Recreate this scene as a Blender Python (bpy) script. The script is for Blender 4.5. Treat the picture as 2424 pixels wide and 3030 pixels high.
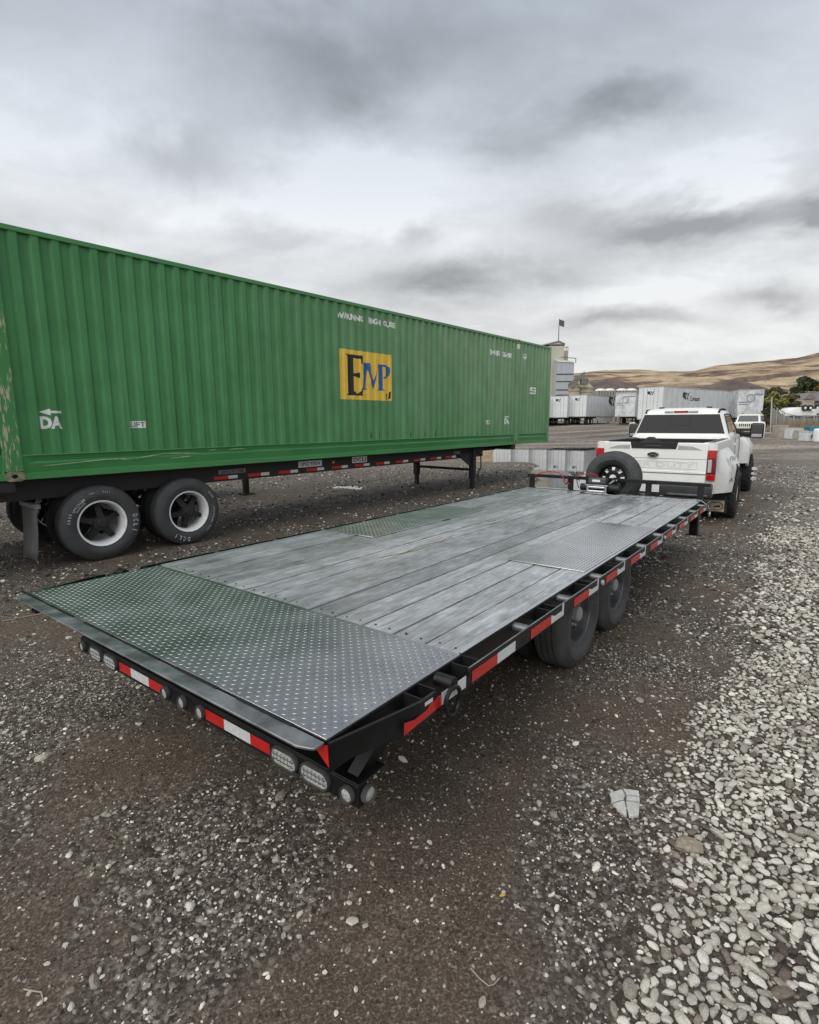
import bpy, bmesh, math, random
import numpy as np
from mathutils import Vector, Matrix, Euler
rad = math.radians
for o in list(bpy.data.objects): bpy.data.objects.remove(o)
SC = bpy.context.scene; COL = SC.collection
random.seed(7); RNG = np.random.default_rng(11)

# ------------------------------------------------------------------ camera
CAMZ = 1.83; FPX = 1590.6; PITCH = 0.1669; ROLL = -0.0059
F = Vector((0, math.cos(PITCH), -math.sin(PITCH))); R0 = Vector((1, 0, 0)); U0 = Vector((0, math.sin(PITCH), math.cos(PITCH)))
RV = R0*math.cos(ROLL)+U0*math.sin(ROLL); UV = U0*math.cos(ROLL)-R0*math.sin(ROLL)
cd = bpy.data.cameras.new('camera'); cam = bpy.data.objects.new('camera', cd); COL.objects.link(cam)
cd.sensor_fit = 'HORIZONTAL'; cd.sensor_width = 36; cd.lens = 36*FPX/2424; cd.clip_start = .05; cd.clip_end = 9000
m = Matrix((RV, UV, -F)).transposed().to_4x4(); m.translation = (0, 0, CAMZ); cam.matrix_world = m
SC.camera = cam
SC.render.resolution_x = 819; SC.render.resolution_y = 1024
SC.view_settings.view_transform = 'Standard'; SC.view_settings.look = 'None'; SC.view_settings.gamma = 1
SC.view_settings.use_curve_mapping = False; SC.view_settings.exposure = 0.70

# ------------------------------------------------------------------ world + sun
SUN_DIR = Vector((-.42, -.50, .76)).normalized()
W = bpy.data.worlds.new('World'); SC.world = W; W.use_nodes = True
def build_world():
    nt = W.node_tree; nt.nodes.clear(); N = nt.nodes.new; L = nt.links.new
    def math_(op, a, b=None, c=None, clamp=False):
        n = N('ShaderNodeMath'); n.operation = op; n.use_clamp = clamp
        for i, v in enumerate((a, b, c)):
            if v is None: continue
            if isinstance(v, (int, float)): n.inputs[i].default_value = v
            else: L(v, n.inputs[i])
        return n.outputs[0]
    tc = N('ShaderNodeTexCoord'); sep = N('ShaderNodeSeparateXYZ'); L(tc.outputs['Generated'], sep.inputs[0])
    z = math_('MAXIMUM', sep.outputs['Z'], 0.0); zz = math_('ADD', z, .30)
    px = math_('DIVIDE', sep.outputs['X'], zz); py = math_('DIVIDE', sep.outputs['Y'], zz)
    pv = N('ShaderNodeCombineXYZ'); L(px, pv.inputs[0]); L(py, pv.inputs[1])
    def noise(sc, det, rough, off, dist=0., stretch=(1, 1, 1), rot=0):
        mp = N('ShaderNodeMapping'); mp.inputs['Location'].default_value = off; mp.inputs['Scale'].default_value = stretch
        mp.inputs['Rotation'].default_value = (0, 0, rot)
        L(pv.outputs[0], mp.inputs[0]); n = N('ShaderNodeTexNoise'); n.inputs['Scale'].default_value = sc
        n.inputs['Detail'].default_value = det; n.inputs['Roughness'].default_value = rough; n.inputs['Distortion'].default_value = dist
        L(mp.outputs[0], n.inputs['Vector']); return n
    nA = noise(1.5, 6, .55, (3.1, 7.3, 0), .3, (.9, 1.15, 1), .35).outputs['Fac']
    nB = noise(4.2, 10, .63, (1.1, 2.3, 4), .5, (.7, 1.25, 1), .5).outputs['Fac']
    nW = noise(2.0, 5, .6, (8, 1, 2), .2)
    # wobble the cloud-bank outlines
    wob = N('ShaderNodeVectorMath'); wob.operation = 'SUBTRACT'; L(nW.outputs['Color'], wob.inputs[0]); wob.inputs[1].default_value = (.5, .5, .5)
    wsc = N('ShaderNodeVectorMath'); wsc.operation = 'SCALE'; L(wob.outputs[0], wsc.inputs[0]); wsc.inputs['Scale'].default_value = .55
    pw = N('ShaderNodeVectorMath'); pw.operation = 'ADD'; L(pv.outputs[0], pw.inputs[0]); L(wsc.outputs[0], pw.inputs[1])
    def dirof(u, v):
        d = (F*FPX+RV*(u-1212)+UV*(1515-v)).normalized(); return d.x/(d.z+.30), d.y/(d.z+.30)
    def bank(u, v, su, sv, amp):           # a cloud bank: centre in the sky, half extents
        c = dirof(u, v); a = dirof(u+su, v); b = dirof(u, v-sv)
        ax = Vector((a[0]-c[0], a[1]-c[1])); bx = Vector((b[0]-c[0], b[1]-c[1]))
        M = Matrix(((ax.x, bx.x), (ax.y, bx.y))).inverted()
        d = N('ShaderNodeVectorMath'); d.operation = 'SUBTRACT'; L(pw.outputs[0], d.inputs[0]); d.inputs[1].default_value = (c[0], c[1], 0)
        s = N('ShaderNodeSeparateXYZ'); L(d.outputs[0], s.inputs[0])
        i = math_('MULTIPLY_ADD', s.outputs[0], M[0][0], math_('MULTIPLY', s.outputs[1], M[0][1]))
        j = math_('MULTIPLY_ADD', s.outputs[0], M[1][0], math_('MULTIPLY', s.outputs[1], M[1][1]))
        r2 = math_('MULTIPLY_ADD', i, i, math_('MULTIPLY', j, j))
        g = math_('POWER', 2.718, math_('MULTIPLY', r2, -1.0))
        return math_('MULTIPLY', g, amp)
    tot = None
    for bk in ((960, 250, 330, 170, -.30), (540, 470, 260, 110, -.26), (1500, 100, 900, 130, -.10), (1800, 340, 190, 80, -.28), (1560, 430, 120, 90, -.18),
               (1960, 690, 330, 66, -.36), (2380, 690, 130, 64, -.38), (1330, 840, 220, 60, -.34), (1880, 960, 260, 36, -.30), (2330, 880, 190, 42, -.32),
               (250, 640, 320, 60, -.10), (800, 690, 160, 50, -.16), (1240, 680, 90, 50, -.2), (1650, 800, 200, 40, -.2),
               (1080, 600, 230, 90, .22), (2050, 590, 260, 70, .22), (300, 360, 260, 60, .10), (2030, 850, 250, 50, .18), (600, 610, 260, 40, .12)):
        g = bank(*bk); tot = g if tot is None else math_('ADD', tot, g)
    v = math_('MULTIPLY_ADD', math_('SUBTRACT', nA, .5), .85, 0.0)
    v = math_('MULTIPLY_ADD', math_('SUBTRACT', nB, .5), .50, v)
    v = math_('ADD', v, math_('MULTIPLY', tot, math_('MULTIPLY_ADD', nB, 2.6, .15)))
    # zenith darkens, low sky pale
    el = N('ShaderNodeValToRGB'); e = el.color_ramp.elements; e[0].position = 0; e[0].color = (.86, .86, .84, 1); e[1].position = 1; e[1].color = (.39, .45, .52, 1)
    for p, c in ((.14, (.90, .90, .89)), (.30, (.92, .95, .98)), (.42, (.75, .805, .87)), (.58, (.49, .55, .62))):
        k = el.color_ramp.elements.new(p); k.color = (*c, 1)
    L(z, el.inputs[0])
    g1 = math_('ADD', v, 1.0); g1 = math_('MINIMUM', math_('MAXIMUM', g1, .46), 1.14)
    mul = N('ShaderNodeVectorMath'); mul.operation = 'SCALE'; L(el.outputs[0], mul.inputs[0]); L(g1, mul.inputs['Scale'])
    sky = N('ShaderNodeTexSky'); sky.sky_type = 'NISHITA'; sky.sun_disc = False
    sky.sun_elevation = math.asin(SUN_DIR.z); sky.sun_rotation = math.atan2(SUN_DIR.x, SUN_DIR.y)
    b1 = N('ShaderNodeBackground'); L(mul.outputs[0], b1.inputs[0]); b1.inputs[1].default_value = .545
    b2 = N('ShaderNodeBackground'); L(sky.outputs[0], b2.inputs[0]); b2.inputs[1].default_value = .08
    mx = N('ShaderNodeMixShader'); mx.inputs[0].default_value = .06; L(b1.outputs[0], mx.inputs[1]); L(b2.outputs[0], mx.inputs[2])
    out = N('ShaderNodeOutputWorld'); L(mx.outputs[0], out.inputs[0])
build_world()
sl = bpy.data.lights.new('sun', 'SUN'); sl.energy = 1.5; sl.angle = rad(65); sl.color = (1, .965, .92)
so = bpy.data.objects.new('sun', sl); COL.objects.link(so); so.rotation_euler = SUN_DIR.to_track_quat('Z', 'Y').to_euler(); so.location = (0, 0, 30)

# ------------------------------------------------------------------ materials
MATS = {}
def mat(name, c1, c2=None, scale=6., rough=.6, rough2=None, metal=0., bump=0., bscale=40., stretch=(1, 1, 1), lo=.35, hi=.65, spec=.5, detail=6., coat=0., rnd=0., coord='Object'):
    if name in MATS: return MATS[name]
    mt = bpy.data.materials.new(name); mt.use_nodes = True; nt = mt.node_tree; N = nt.nodes.new; L = nt.links.new
    b = nt.nodes['Principled BSDF']; b.inputs['Roughness'].default_value = rough; b.inputs['Metallic'].default_value = metal
    b.inputs['Specular IOR Level'].default_value = spec; b.inputs['Coat Weight'].default_value = coat; b.inputs['Coat Roughness'].default_value = .12
    b.inputs['Base Color'].default_value = (*c1, 1)
    tc = N('ShaderNodeTexCoord'); mp = N('ShaderNodeMapping'); mp.inputs['Scale'].default_value = stretch; L(tc.outputs[coord], mp.inputs[0])
    vec = mp.outputs[0]
    if rnd:
        oi = N('ShaderNodeObjectInfo'); ad = N('ShaderNodeVectorMath'); ad.operation = 'ADD'; sc = N('ShaderNodeVectorMath'); sc.operation = 'SCALE'
        cb = N('ShaderNodeCombineXYZ'); [L(oi.outputs['Random'], cb.inputs[i]) for i in range(3)]
        L(cb.outputs[0], sc.inputs[0]); sc.inputs['Scale'].default_value = 37.; L(vec, ad.inputs[0]); L(sc.outputs[0], ad.inputs[1]); vec = ad.outputs[0]
    if c2 is not None:
        n = N('ShaderNodeTexNoise'); n.inputs['Scale'].default_value = scale; n.inputs['Detail'].default_value = detail; n.inputs['Roughness'].default_value = .62
        L(vec, n.inputs['Vector'])
        r = N('ShaderNodeValToRGB'); r.color_ramp.elements[0].position = lo; r.color_ramp.elements[1].position = hi
        r.color_ramp.elements[0].color = (*c1, 1); r.color_ramp.elements[1].color = (*c2, 1); L(n.outputs['Fac'], r.inputs[0])
        src = r.outputs[0]
        if rnd:
            mm = N('ShaderNodeMath'); mm.operation = 'MULTIPLY_ADD'; L(oi.outputs['Random'], mm.inputs[0]); mm.inputs[1].default_value = rnd; mm.inputs[2].default_value = 1-rnd/2
            vs = N('ShaderNodeVectorMath'); vs.operation = 'SCALE'; L(src, vs.inputs[0]); L(mm.outputs[0], vs.inputs['Scale']); src = vs.outputs[0]
        L(src, b.inputs['Base Color'])
        if rough2 is not None:
            mr = N('ShaderNodeMapRange'); mr.inputs[1].default_value = lo; mr.inputs[2].default_value = hi; mr.inputs[3].default_value = rough; mr.inputs[4].default_value = rough2
            L(n.outputs['Fac'], mr.inputs[0]); L(mr.outputs[0], b.inputs['Roughness'])
    if bump:
        n2 = N('ShaderNodeTexNoise'); n2.inputs['Scale'].default_value = bscale; n2.inputs['Detail'].default_value = 5; L(vec, n2.inputs['Vector'])
        bp = N('ShaderNodeBump'); bp.inputs['Strength'].default_value = bump; bp.inputs['Distance'].default_value = .01; L(n2.outputs['Fac'], bp.inputs['Height']); L(bp.outputs[0], b.inputs['Normal'])
    MATS[name] = mt; return mt
black = mat('black steel', (.006, .006, .0065), (.014, .014, .0145), 9, .30, .5, spec=.30)
blackflat = mat('dull black', (.012, .012, .012), (.022, .021, .02), 7, .75)
frameblk = mat('chassis black', (.010, .0105, .011), (.028, .026, .024), 5, .6, .8)
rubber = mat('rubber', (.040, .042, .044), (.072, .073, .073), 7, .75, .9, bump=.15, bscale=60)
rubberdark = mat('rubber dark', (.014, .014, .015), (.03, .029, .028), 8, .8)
rubberdust = mat('rubber dusty', (.050, .050, .050), (.088, .086, .082), 6, .9, bump=.2, bscale=50)
white_paint = mat('white paint', (.80, .80, .79), (.70, .70, .68), 3, .35, .5, coat=.3, lo=.45, hi=.8)
dirty_white = mat('dirty white', (.80, .80, .77), (.50, .48, .43), 3.2, .4, .7, lo=.48, hi=.80, stretch=(1, 1, .45))
truck_white = mat('truck white', (.86, .86, .83), (.66, .65, .61), 2.2, .28, .5, coat=.5, lo=.52, hi=.85)
rim_white = mat('rim white', (.86, .86, .85), (.50, .48, .43), 9, .5, .75, lo=.56, hi=.82)
red_refl = mat('red reflective', (.62, .016, .014), (.50, .014, .014), 30, .35, coat=.2)
white_refl = mat('white reflective', (.78, .79, .78), (.62, .64, .64), 40, .35, coat=.2)
chrome = mat('zinc', (.62, .63, .64), (.4, .41, .42), 12, .25, .4, metal=1)
greysteel = mat('grey steel', (.13, .135, .14), (.24, .245, .25), 10, .35, .55, metal=.6)
glass_dark = mat('dark glass', (.006, .0065, .007), None, rough=.04, spec=.22)
red_lens = mat('red lens', (.55, .010, .012), (.38, .006, .008), 14, .15, coat=.6)
clear_lens = mat('clear lens', (.62, .63, .60), (.32, .33, .31), 90, .25, .4, coat=.4)
pressed = mat('relief shade white', (.70, .70, .68), (.64, .64, .62), 5, .45)  # greyed white: embossing shade put into the tailgate lettering's colour
charcoal = mat('charcoal plastic', (.045, .047, .05), (.07, .072, .075), 5, .45)
wirered = mat('red cable', (.45, .02, .025), None, rough=.45)
ink = mat('black ink', (.012, .012, .013), None, rough=.6)
letter = mat('white lettering', (.80, .81, .78), (.58, .62, .56), 12, .6, lo=.5, hi=.8)
chalk = mat('tyre chalk', (.62, .63, .62), (.30, .31, .31), 40, .8, lo=.4, hi=.7)

# ------------------------------------------------------------------ mesh helpers
class MB:
    def __init__(s): s.v = []; s.f = []
    def add(s, vs, fs):
        n = len(s.v); s.v += [tuple(v) for v in vs]; s.f += [tuple(i+n for i in f) for f in fs]; return s
    def box(s, x0, x1, y0, y1, z0, z1, M=None):
        vs = [Vector(p) for p in ((x0, y0, z0), (x1, y0, z0), (x1, y1, z0), (x0, y1, z0), (x0, y0, z1), (x1, y0, z1), (x1, y1, z1), (x0, y1, z1))]
        if M: vs = [M @ v for v in vs]
        return s.add(vs, ((0, 3, 2, 1), (4, 5, 6, 7), (0, 1, 5, 4), (1, 2, 6, 5), (2, 3, 7, 6), (3, 0, 4, 7)))
    def hexa(s, p): # 8 points: bottom 4 ccw, top 4
        return s.add(p, ((0, 3, 2, 1), (4, 5, 6, 7), (0, 1, 5, 4), (1, 2, 6, 5), (2, 3, 7, 6), (3, 0, 4, 7)))
    def prism(s, poly, a, b, axis='y'):
        n = len(poly); vs = []
        for t in (a, b):
            for (p, q) in poly: vs.append({'y': (p, t, q), 'x': (t, p, q), 'z': (p, q, t)}[axis])
        fs = [tuple(range(n-1, -1, -1)), tuple(range(n, 2*n))]+[(i, (i+1) % n, n+(i+1) % n, n+i) for i in range(n)]
        return s.add(vs, fs)
    def cyl(s, p0, p1, r, seg=12, r1=None):
        p0 = Vector(p0); p1 = Vector(p1); r1 = r if r1 is None else r1; d = (p1-p0).normalized()
        a = d.orthogonal().normalized(); b = d.cross(a); vs = []
        for p, rr in ((p0, r), (p1, r1)):
            for i in range(seg):
                t = 2*math.pi*i/seg; vs.append(p+a*math.cos(t)*rr+b*math.sin(t)*rr)
        return s.add(vs, [tuple(range(seg-1, -1, -1)), tuple(range(seg, 2*seg))]+[(i, (i+1) % seg, seg+(i+1) % seg, seg+i) for i in range(seg)])
    def tube(s, pts, r, seg=8, closed=False):
        pts = [Vector(p) for p in pts]; n = len(pts); vs = []; up = None
        for i, p in enumerate(pts):
            d = (pts[(i+1) % n]-pts[i-1]) if closed else (pts[min(i+1, n-1)]-pts[max(i-1, 0)])
            d.normalize()
            a = d.orthogonal().normalized() if up is None else (up-d*up.dot(d)).normalized()
            up = a; b = d.cross(a)
            for k in range(seg): t = 2*math.pi*k/seg; vs.append(p+a*math.cos(t)*r+b*math.sin(t)*r)
        fs = []
        for i in range(n if closed else n-1):
            j = (i+1) % n
            for k in range(seg): fs.append((i*seg+k, i*seg+(k+1) % seg, j*seg+(k+1) % seg, j*seg+k))
        if not closed: fs += [tuple(range(seg-1, -1, -1)), tuple(range((n-1)*seg, n*seg))]
        return s.add(vs, fs)
    def lathe(s, prof, c=(0, 0, 0), seg=40, closed=True, axis='y'): # prof (r, y)
        vs = []; n = len(prof)
        for i in range(seg):
            t = 2*math.pi*i/seg
            for r, y in prof:
                a, b = r*math.cos(t), r*math.sin(t)
                vs.append((c[0]+a, c[1]+y, c[2]+b) if axis == 'y' else ((c[0]+y, c[1]+a, c[2]+b) if axis == 'x' else (c[0]+a, c[1]+b, c[2]+y)))
        fs = []
        for i in range(seg):
            j = (i+1) % seg
            for k in range(n if closed else n-1): fs.append((i*n+k, i*n+(k+1) % n, j*n+(k+1) % n, j*n+k))
        return s.add(vs, fs)
    def grid(s, P): # P[i][j] points
        n = len(P); m_ = len(P[0])
        return s.add([p for row in P for p in row], [(i*m_+j, i*m_+j+1, (i+1)*m_+j+1, (i+1)*m_+j) for i in range(n-1) for j in range(m_-1)])
    def build(s, name, mt, parent=None, smooth=35, bevel=0, loc=None):
        me = bpy.data.meshes.new(name); me.from_pydata(s.v, [], s.f)
        bm = bmesh.new(); bm.from_mesh(me); bmesh.ops.recalc_face_normals(bm, faces=bm.faces); bm.to_mesh(me); bm.free()
        me.materials.append(mt)
        if smooth: me.shade_smooth(); me.set_sharp_from_angle(angle=rad(smooth))
        o = bpy.data.objects.new(name, me); COL.objects.link(o)
        if parent: o.parent = parent
        if loc is not None: o.location = loc
        if bevel:
            b = o.modifiers.new('bevel', 'BEVEL'); b.width = bevel; b.segments = 2; b.limit_method = 'ANGLE'; b.angle_limit = rad(40); b.use_clamp_overlap = True
        return o
def tag(o, label, cat, group=None, kind=None):
    if label: o['label'] = label
    if cat: o['category'] = cat
    if group: o['group'] = group
    if kind: o['kind'] = kind
    return o
def thing(name, label, cat, loc=(0, 0, 0), rotz=0, group=None):
    o = bpy.data.objects.new(name, None); COL.objects.link(o); o.location = loc; o.rotation_euler = (0, 0, rotz); o.empty_display_size = .2
    return tag(o, label, cat, group)
def child(name, me, parent, loc=(0, 0, 0), rot=(0, 0, 0), scale=(1, 1, 1)):
    o = bpy.data.objects.new(name, me); COL.objects.link(o); o.parent = parent; o.location = loc; o.rotation_euler = rot; o.scale = scale; return o
def copy_tree(o, parent=None):
    c = o.copy(); COL.objects.link(c); c.parent = parent
    for ch in [k for k in bpy.data.objects if k.parent == o]: copy_tree(ch, c)
    return c
def text_geo(txt, h, bold=.0, width=None, spacing=1.0):
    cu = bpy.data.curves.new('t', 'FONT'); cu.body = txt; cu.size = 1; cu.offset = bold; cu.resolution_u = 4; cu.space_character = spacing
    ob = bpy.data.objects.new('t', cu); COL.objects.link(ob); bpy.context.view_layer.update()
    me = bpy.data.meshes.new_from_object(ob.evaluated_get(bpy.context.evaluated_depsgraph_get()))
    vs = np.array([v.co[:] for v in me.vertices]); fs = [tuple(p.vertices) for p in me.polygons]
    bpy.data.objects.remove(ob); bpy.data.curves.remove(cu); bpy.data.meshes.remove(me)
    lo, hi = vs.min(0), vs.max(0); sy = h/max(.3, hi[1]-lo[1]); sx = sy if width is None else width/(hi[0]-lo[0])
    return [((v[0]-lo[0])*sx, (v[1]-lo[1])*sy) for v in vs], fs
def text_obj(name, txt, h, mt, parent, fn, bold=.0, width=None, spacing=1.0, label=None):
    vs, fs = text_geo(txt, h, bold, width, spacing)
    return MB().add([fn(x, y) for x, y in vs], fs).build(name, mt, parent, smooth=0)
# numpy value noise
_L = RNG.random((256, 256))
def vnoise(x, y):
    xi = np.floor(x).astype(int); yi = np.floor(y).astype(int); fx = x-xi; fy = y-yi; fx = fx*fx*(3-2*fx); fy = fy*fy*(3-2*fy)
    a = _L[xi % 256, yi % 256]; b = _L[(xi+1) % 256, yi % 256]; c = _L[xi % 256, (yi+1) % 256]; d = _L[(xi+1) % 256, (yi+1) % 256]
    return (a*(1-fx)+b*fx)*(1-fy)+(c*(1-fx)+d*fx)*fy
def fbm(x, y, o=4):
    t = 0; a = .5; s = 0
    for i in range(o): t = t+a*vnoise(x*2**i+17.3*i, y*2**i+9.1*i); s += a; a *= .5
    return t/s
def sstep(a, b, x): t = np.clip((x-a)/(b-a), 0, 1); return t*t*(3-2*t)
def at(u, v, D):            # point seen at photo pixel (u, v) at forward distance D
    d = F*FPX+RV*(u-1212)+UV*(1515-v); d = d*(D/d.y); return Vector((d.x, d.y, d.z+CAMZ))
def onground(u, v, z=0.):
    d = F*FPX+RV*(u-1212)+UV*(1515-v); d = d*((z-CAMZ)/d.z); return Vector((d.x, d.y, z))

# ------------------------------------------------------------------ ground
_bd = [onground(u, v) for u, v in ((1840, 3300), (1875, 3030), (2005, 2670), (2060, 2389), (2085, 2108), (2150, 1967), (2206, 1827), (2276, 1686))]
BY = np.array([p.y for p in _bd]); BX = np.array([p.x for p in _bd])
def pale_mask(x, y):
    xb = np.interp(y, BY, BX); xb = np.where(y > BY[-1], BX[-1]+(y-BY[-1])*.66, xb); xb = np.where(y < BY[0], BX[0], xb)
    w = .07+.035*y
    d = x-xb+(fbm(x*1.7+5, y*1.7, 3)-.5)*(.5+.12*y)
    return sstep(-w*.6, w*1.8, d)*(1-.72*sstep(5.5, 15, y))
_gb = [(1250, 2680, .45, -.38), (1350, 2480, .45, -.25), (1500, 2330, .55, -.25), (900, 2800, .35, -.22), (1450, 2170, .55, -.5), (1250, 2860, .30, -.55), (1000, 2960, .25, -.4), (150, 2960, .25, -.35), (800, 2330, .30, -.45), (1650, 2060, .55, -.45), (1800, 1900, .8, -.3), (420, 2250, .45, -.3),
       (250, 2030, .8, .35), (150, 2550, .35, .35), (650, 2750, .3, .4), (350, 2900, .22, .25), (1650, 2720, .25, .3), (1850, 2450, .5, .25), (1250, 2560, .3, .2), (700, 2560, .4, .3), (60, 1800, .8, .2)]
_gp = [(onground(u, v), r, a) for u, v, r, a in _gb]
def grav_mask(x, y):
    g = .50+(fbm(x*1.3+31, y*1.3+4, 4)-.5)*1.7+(fbm(x*5+3, y*5, 3)-.5)*.7
    for p, r, a in _gp: g = g+a*np.exp(-((x-p.x)**2+(y-p.y)**2)/(r*r))
    return np.clip(g, 0, 1)
def inpoly(x, y, P):
    r = np.zeros(np.shape(x), bool); n = len(P)
    for i in range(n):
        x0, y0 = P[i]; x1, y1 = P[i-1]
        c = ((y0 > y) != (y1 > y)) & (x < (x1-x0)*(y-y0)/(y1-y0+1e-9)+x0); r ^= c
    return r
PUD = [(2.6, 23.0), (3.0, 30), (4.0, 35), (8, 37), (12, 38.5), (16, 37), (15, 30), (12.5, 23), (9.0, 17.5), (6.4, 13.2), (4.2, 12.2), (3.2, 12.6), (3.1, 14.6), (4.0, 18.0), (5.2, 22.0), (4.2, 23.5)]
PUD2 = [(-2.35, 15.0), (-1.4, 14.7), (-1.2, 15.5), (-2.2, 15.9)]
def poly_dist(x, y, P):
    d = np.full(np.shape(x), 1e9)
    for i in range(len(P)):
        a = np.array(P[i-1]); b = np.array(P[i]); ab = b-a; t = np.clip(((x-a[0])*ab[0]+(y-a[1])*ab[1])/(ab@ab), 0, 1)
        d = np.minimum(d, np.hypot(x-a[0]-t*ab[0], y-a[1]-t*ab[1]))
    return np.where(inpoly(x, y, P), d, -d)
def gh(x, y):
    h = (fbm(x*.9, y*.9, 4)-.5)*.035+(fbm(x*4, y*4, 3)-.5)*.016
    far = sstep(14, 26, np.hypot(x, y)); h = h*(1+.8*far)
    h = h+.025*sstep(10, 16, y)
    wob = (fbm(x*.55+8, y*.3, 4)-.5)
    for P, k in ((PUD, 1.0), (PUD2, .5)):
        d0 = poly_dist(x, y, P); d = d0+(wob*(1.0+2.2*sstep(19, 26, y))+(fbm(x*.22+3, y*1.1+1, 3)-.5)*5.5*sstep(20, 24, y))*k; h = h+.03*sstep(-5*k, -1.2*k, d0); h = h-sstep(-.45*k, .75*k, d)*.14
    rise = np.clip(y-43, 0, 42)*.028
    rise = rise+np.clip(np.abs(x)-60, 0, 60)*.004
    rise = rise*(1-sstep(15, 25, x))+sstep(15, 25, x)*np.clip(y-20, 0, 65)*.0215
    h = h+rise
    return h
def gz(x, y): return float(gh(np.array([float(x)]), np.array([float(y)]))[0])
na, nr = 620, 290
rr = .35*(4200/.35)**(np.arange(nr)/(nr-1)); aa = np.arange(na)*2*np.pi/na
GX = np.outer(rr, np.sin(aa)); GY = np.outer(rr, np.cos(aa))
GZ = gh(GX, GY); GZ = np.where(rr[:, None] > 300, np.where(rr[:, None] > 1500, -6., 1.2), GZ)
verts = np.stack([GX.ravel(), GY.ravel(), GZ.ravel()], 1); verts = np.vstack([verts, [[0, 0, 0]]])
i, j = np.meshgrid(np.arange(nr-1), np.arange(na), indexing='ij'); j2 = (j+1) % na
quads = np.stack([i*na+j, (i+1)*na+j, (i+1)*na+j2, i*na+j2], -1).reshape(-1, 4)
me = bpy.data.meshes.new('ground'); cf = [(nr*na, b, (b+1) % na) for b in range(na)]
me.from_pydata(verts.tolist(), [], quads[:, ::-1].tolist()+cf); me.shade_smooth()
for nm, arr in (('pale', pale_mask(verts[:, 0], verts[:, 1])), ('grav', grav_mask(verts[:, 0], verts[:, 1]))):
    a = me.attributes.new(nm, 'FLOAT', 'POINT'); a.data.foreach_set('value', arr.astype(np.float32))
def ground_material():
    mt = bpy.data.materials.new('wet gravel ground'); mt.use_nodes = True; nt = mt.node_tree; N = nt.nodes.new; L = nt.links.new; b = nt.nodes['Principled BSDF']
    tc = N('ShaderNodeTexCoord')
    def noise(sc, det=5, st=None):
        n = N('ShaderNodeTexNoise'); n.inputs['Scale'].default_value = sc; n.inputs['Detail'].default_value = det; n.inputs['Roughness'].default_value = .6
        L(tc.outputs['Object'], n.inputs['Vector']); return n.outputs['Fac']
    def vor(sc):
        n = N('ShaderNodeTexVoronoi'); n.inputs['Scale'].default_value = sc; L(tc.outputs['Object'], n.inputs['Vector']); return n
    def ramp(src, *st):
        r = N('ShaderNodeValToRGB'); e = r.color_ramp.elements; e[0].position, e[1].position = st[0][0], st[-1][0]; e[0].color = (*st[0][1], 1); e[1].color = (*st[-1][1], 1)
        for p, c in st[1:-1]: k = e.new(p); k.color = (*c, 1)
        L(src, r.inputs[0]); return r.outputs[0]
    def mix(f, a, c):
        n = N('ShaderNodeMix'); n.data_type = 'RGBA'; L(f, n.inputs[0]); L(a, n.inputs[6]); L(c, n.inputs[7]); return n.outputs[2]
    def mth(op, a, c, clamp=False):
        n = N('ShaderNodeMath'); n.operation = op; n.use_clamp = clamp
        for k, v in enumerate((a, c)):
            if isinstance(v, (int, float)): n.inputs[k].default_value = v
            else: L(v, n.inputs[k])
        return n.outputs[0]
    def attr(nm): n = N('ShaderNodeAttribute'); n.attribute_name = nm; return n.outputs['Fac']
    dirt = ramp(noise(2.2, 8), (.3, (.042, .028, .019)), (.55, (.100, .070, .047)), (.75, (.175, .129, .091)))
    fine = ramp(noise(95, 6), (.36, (.030, .022, .016)), (.52, (.115, .088, .065)), (.66, (.34, .29, .235)))
    v1 = vor(42); v2 = vor(100)
    sepc = N('ShaderNodeSeparateColor'); L(v1.outputs['Color'], sepc.inputs[0])
    peb = ramp(sepc.outputs[0], (.0, (.032, .024, .017)), (.40, (.088, .068, .051)), (.75, (.22, .186, .148)), (1., (.56, .52, .445)))
    sep2 = N('ShaderNodeSeparateColor'); L(v2.outputs['Color'], sep2.inputs[0])
    peb2 = ramp(sep2.outputs[1], (.0, (.028, .022, .018)), (.5, (.085, .070, .056)), (.8, (.21, .185, .155)), (1., (.50, .47, .41)))
    pebs = mix(ramp(noise(9), (.4, (0, 0, 0)), (.6, (1, 1, 1))), peb, peb2)
    edge = ramp(v1.outputs['Distance'], (.25, (1, 1, 1)), (.75, (.35, .35, .35)))
    mm = N('ShaderNodeMix'); mm.data_type = 'RGBA'; mm.blend_type = 'MULTIPLY'; mm.inputs[0].default_value = .8; L(pebs, mm.inputs[6]); L(edge, mm.inputs[7]); pebs = mm.outputs[2]
    g = attr('grav'); gd = mth('ADD', mth('MULTIPLY', g, 1.3), mth('MULTIPLY', mth('SUBTRACT', noise(14, 5), .5), 1.6))
    f1 = ramp(gd, (.15, (0, 0, 0)), (1.25, (.85, .85, .85)))
    spk2 = ramp(sep2.outputs[0], (.80, (0, 0, 0)), (.97, (.9, .9, .9))); col = mix(mth('MULTIPLY', noise(40), 1.0), dirt, fine); col = mix(spk2, col, peb2); col = mix(f1, col, pebs)
    v3 = vor(26); sep3 = N('ShaderNodeSeparateColor'); L(v3.outputs['Color'], sep3.inputs[0])
    sy_ = N('ShaderNodeSeparateXYZ'); L(tc.outputs['Object'], sy_.inputs[0]); pd = N('ShaderNodeMapRange'); pd.inputs[1].default_value = 5; pd.inputs[2].default_value = 12; L(sy_.outputs[1], pd.inputs[0])
    palec = mix(pd.outputs[0], ramp(sepc.outputs[1], (0., (.026, .021, .017)), (1., (.09, .078, .064))), ramp(sep3.outputs[1], (0., (.05, .042, .034)), (.35, (.20, .178, .15)), (1., (.62, .59, .52))))
    pf = mth('MULTIPLY', attr('pale'), .8); col = mix(pf, col, palec)
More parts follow.
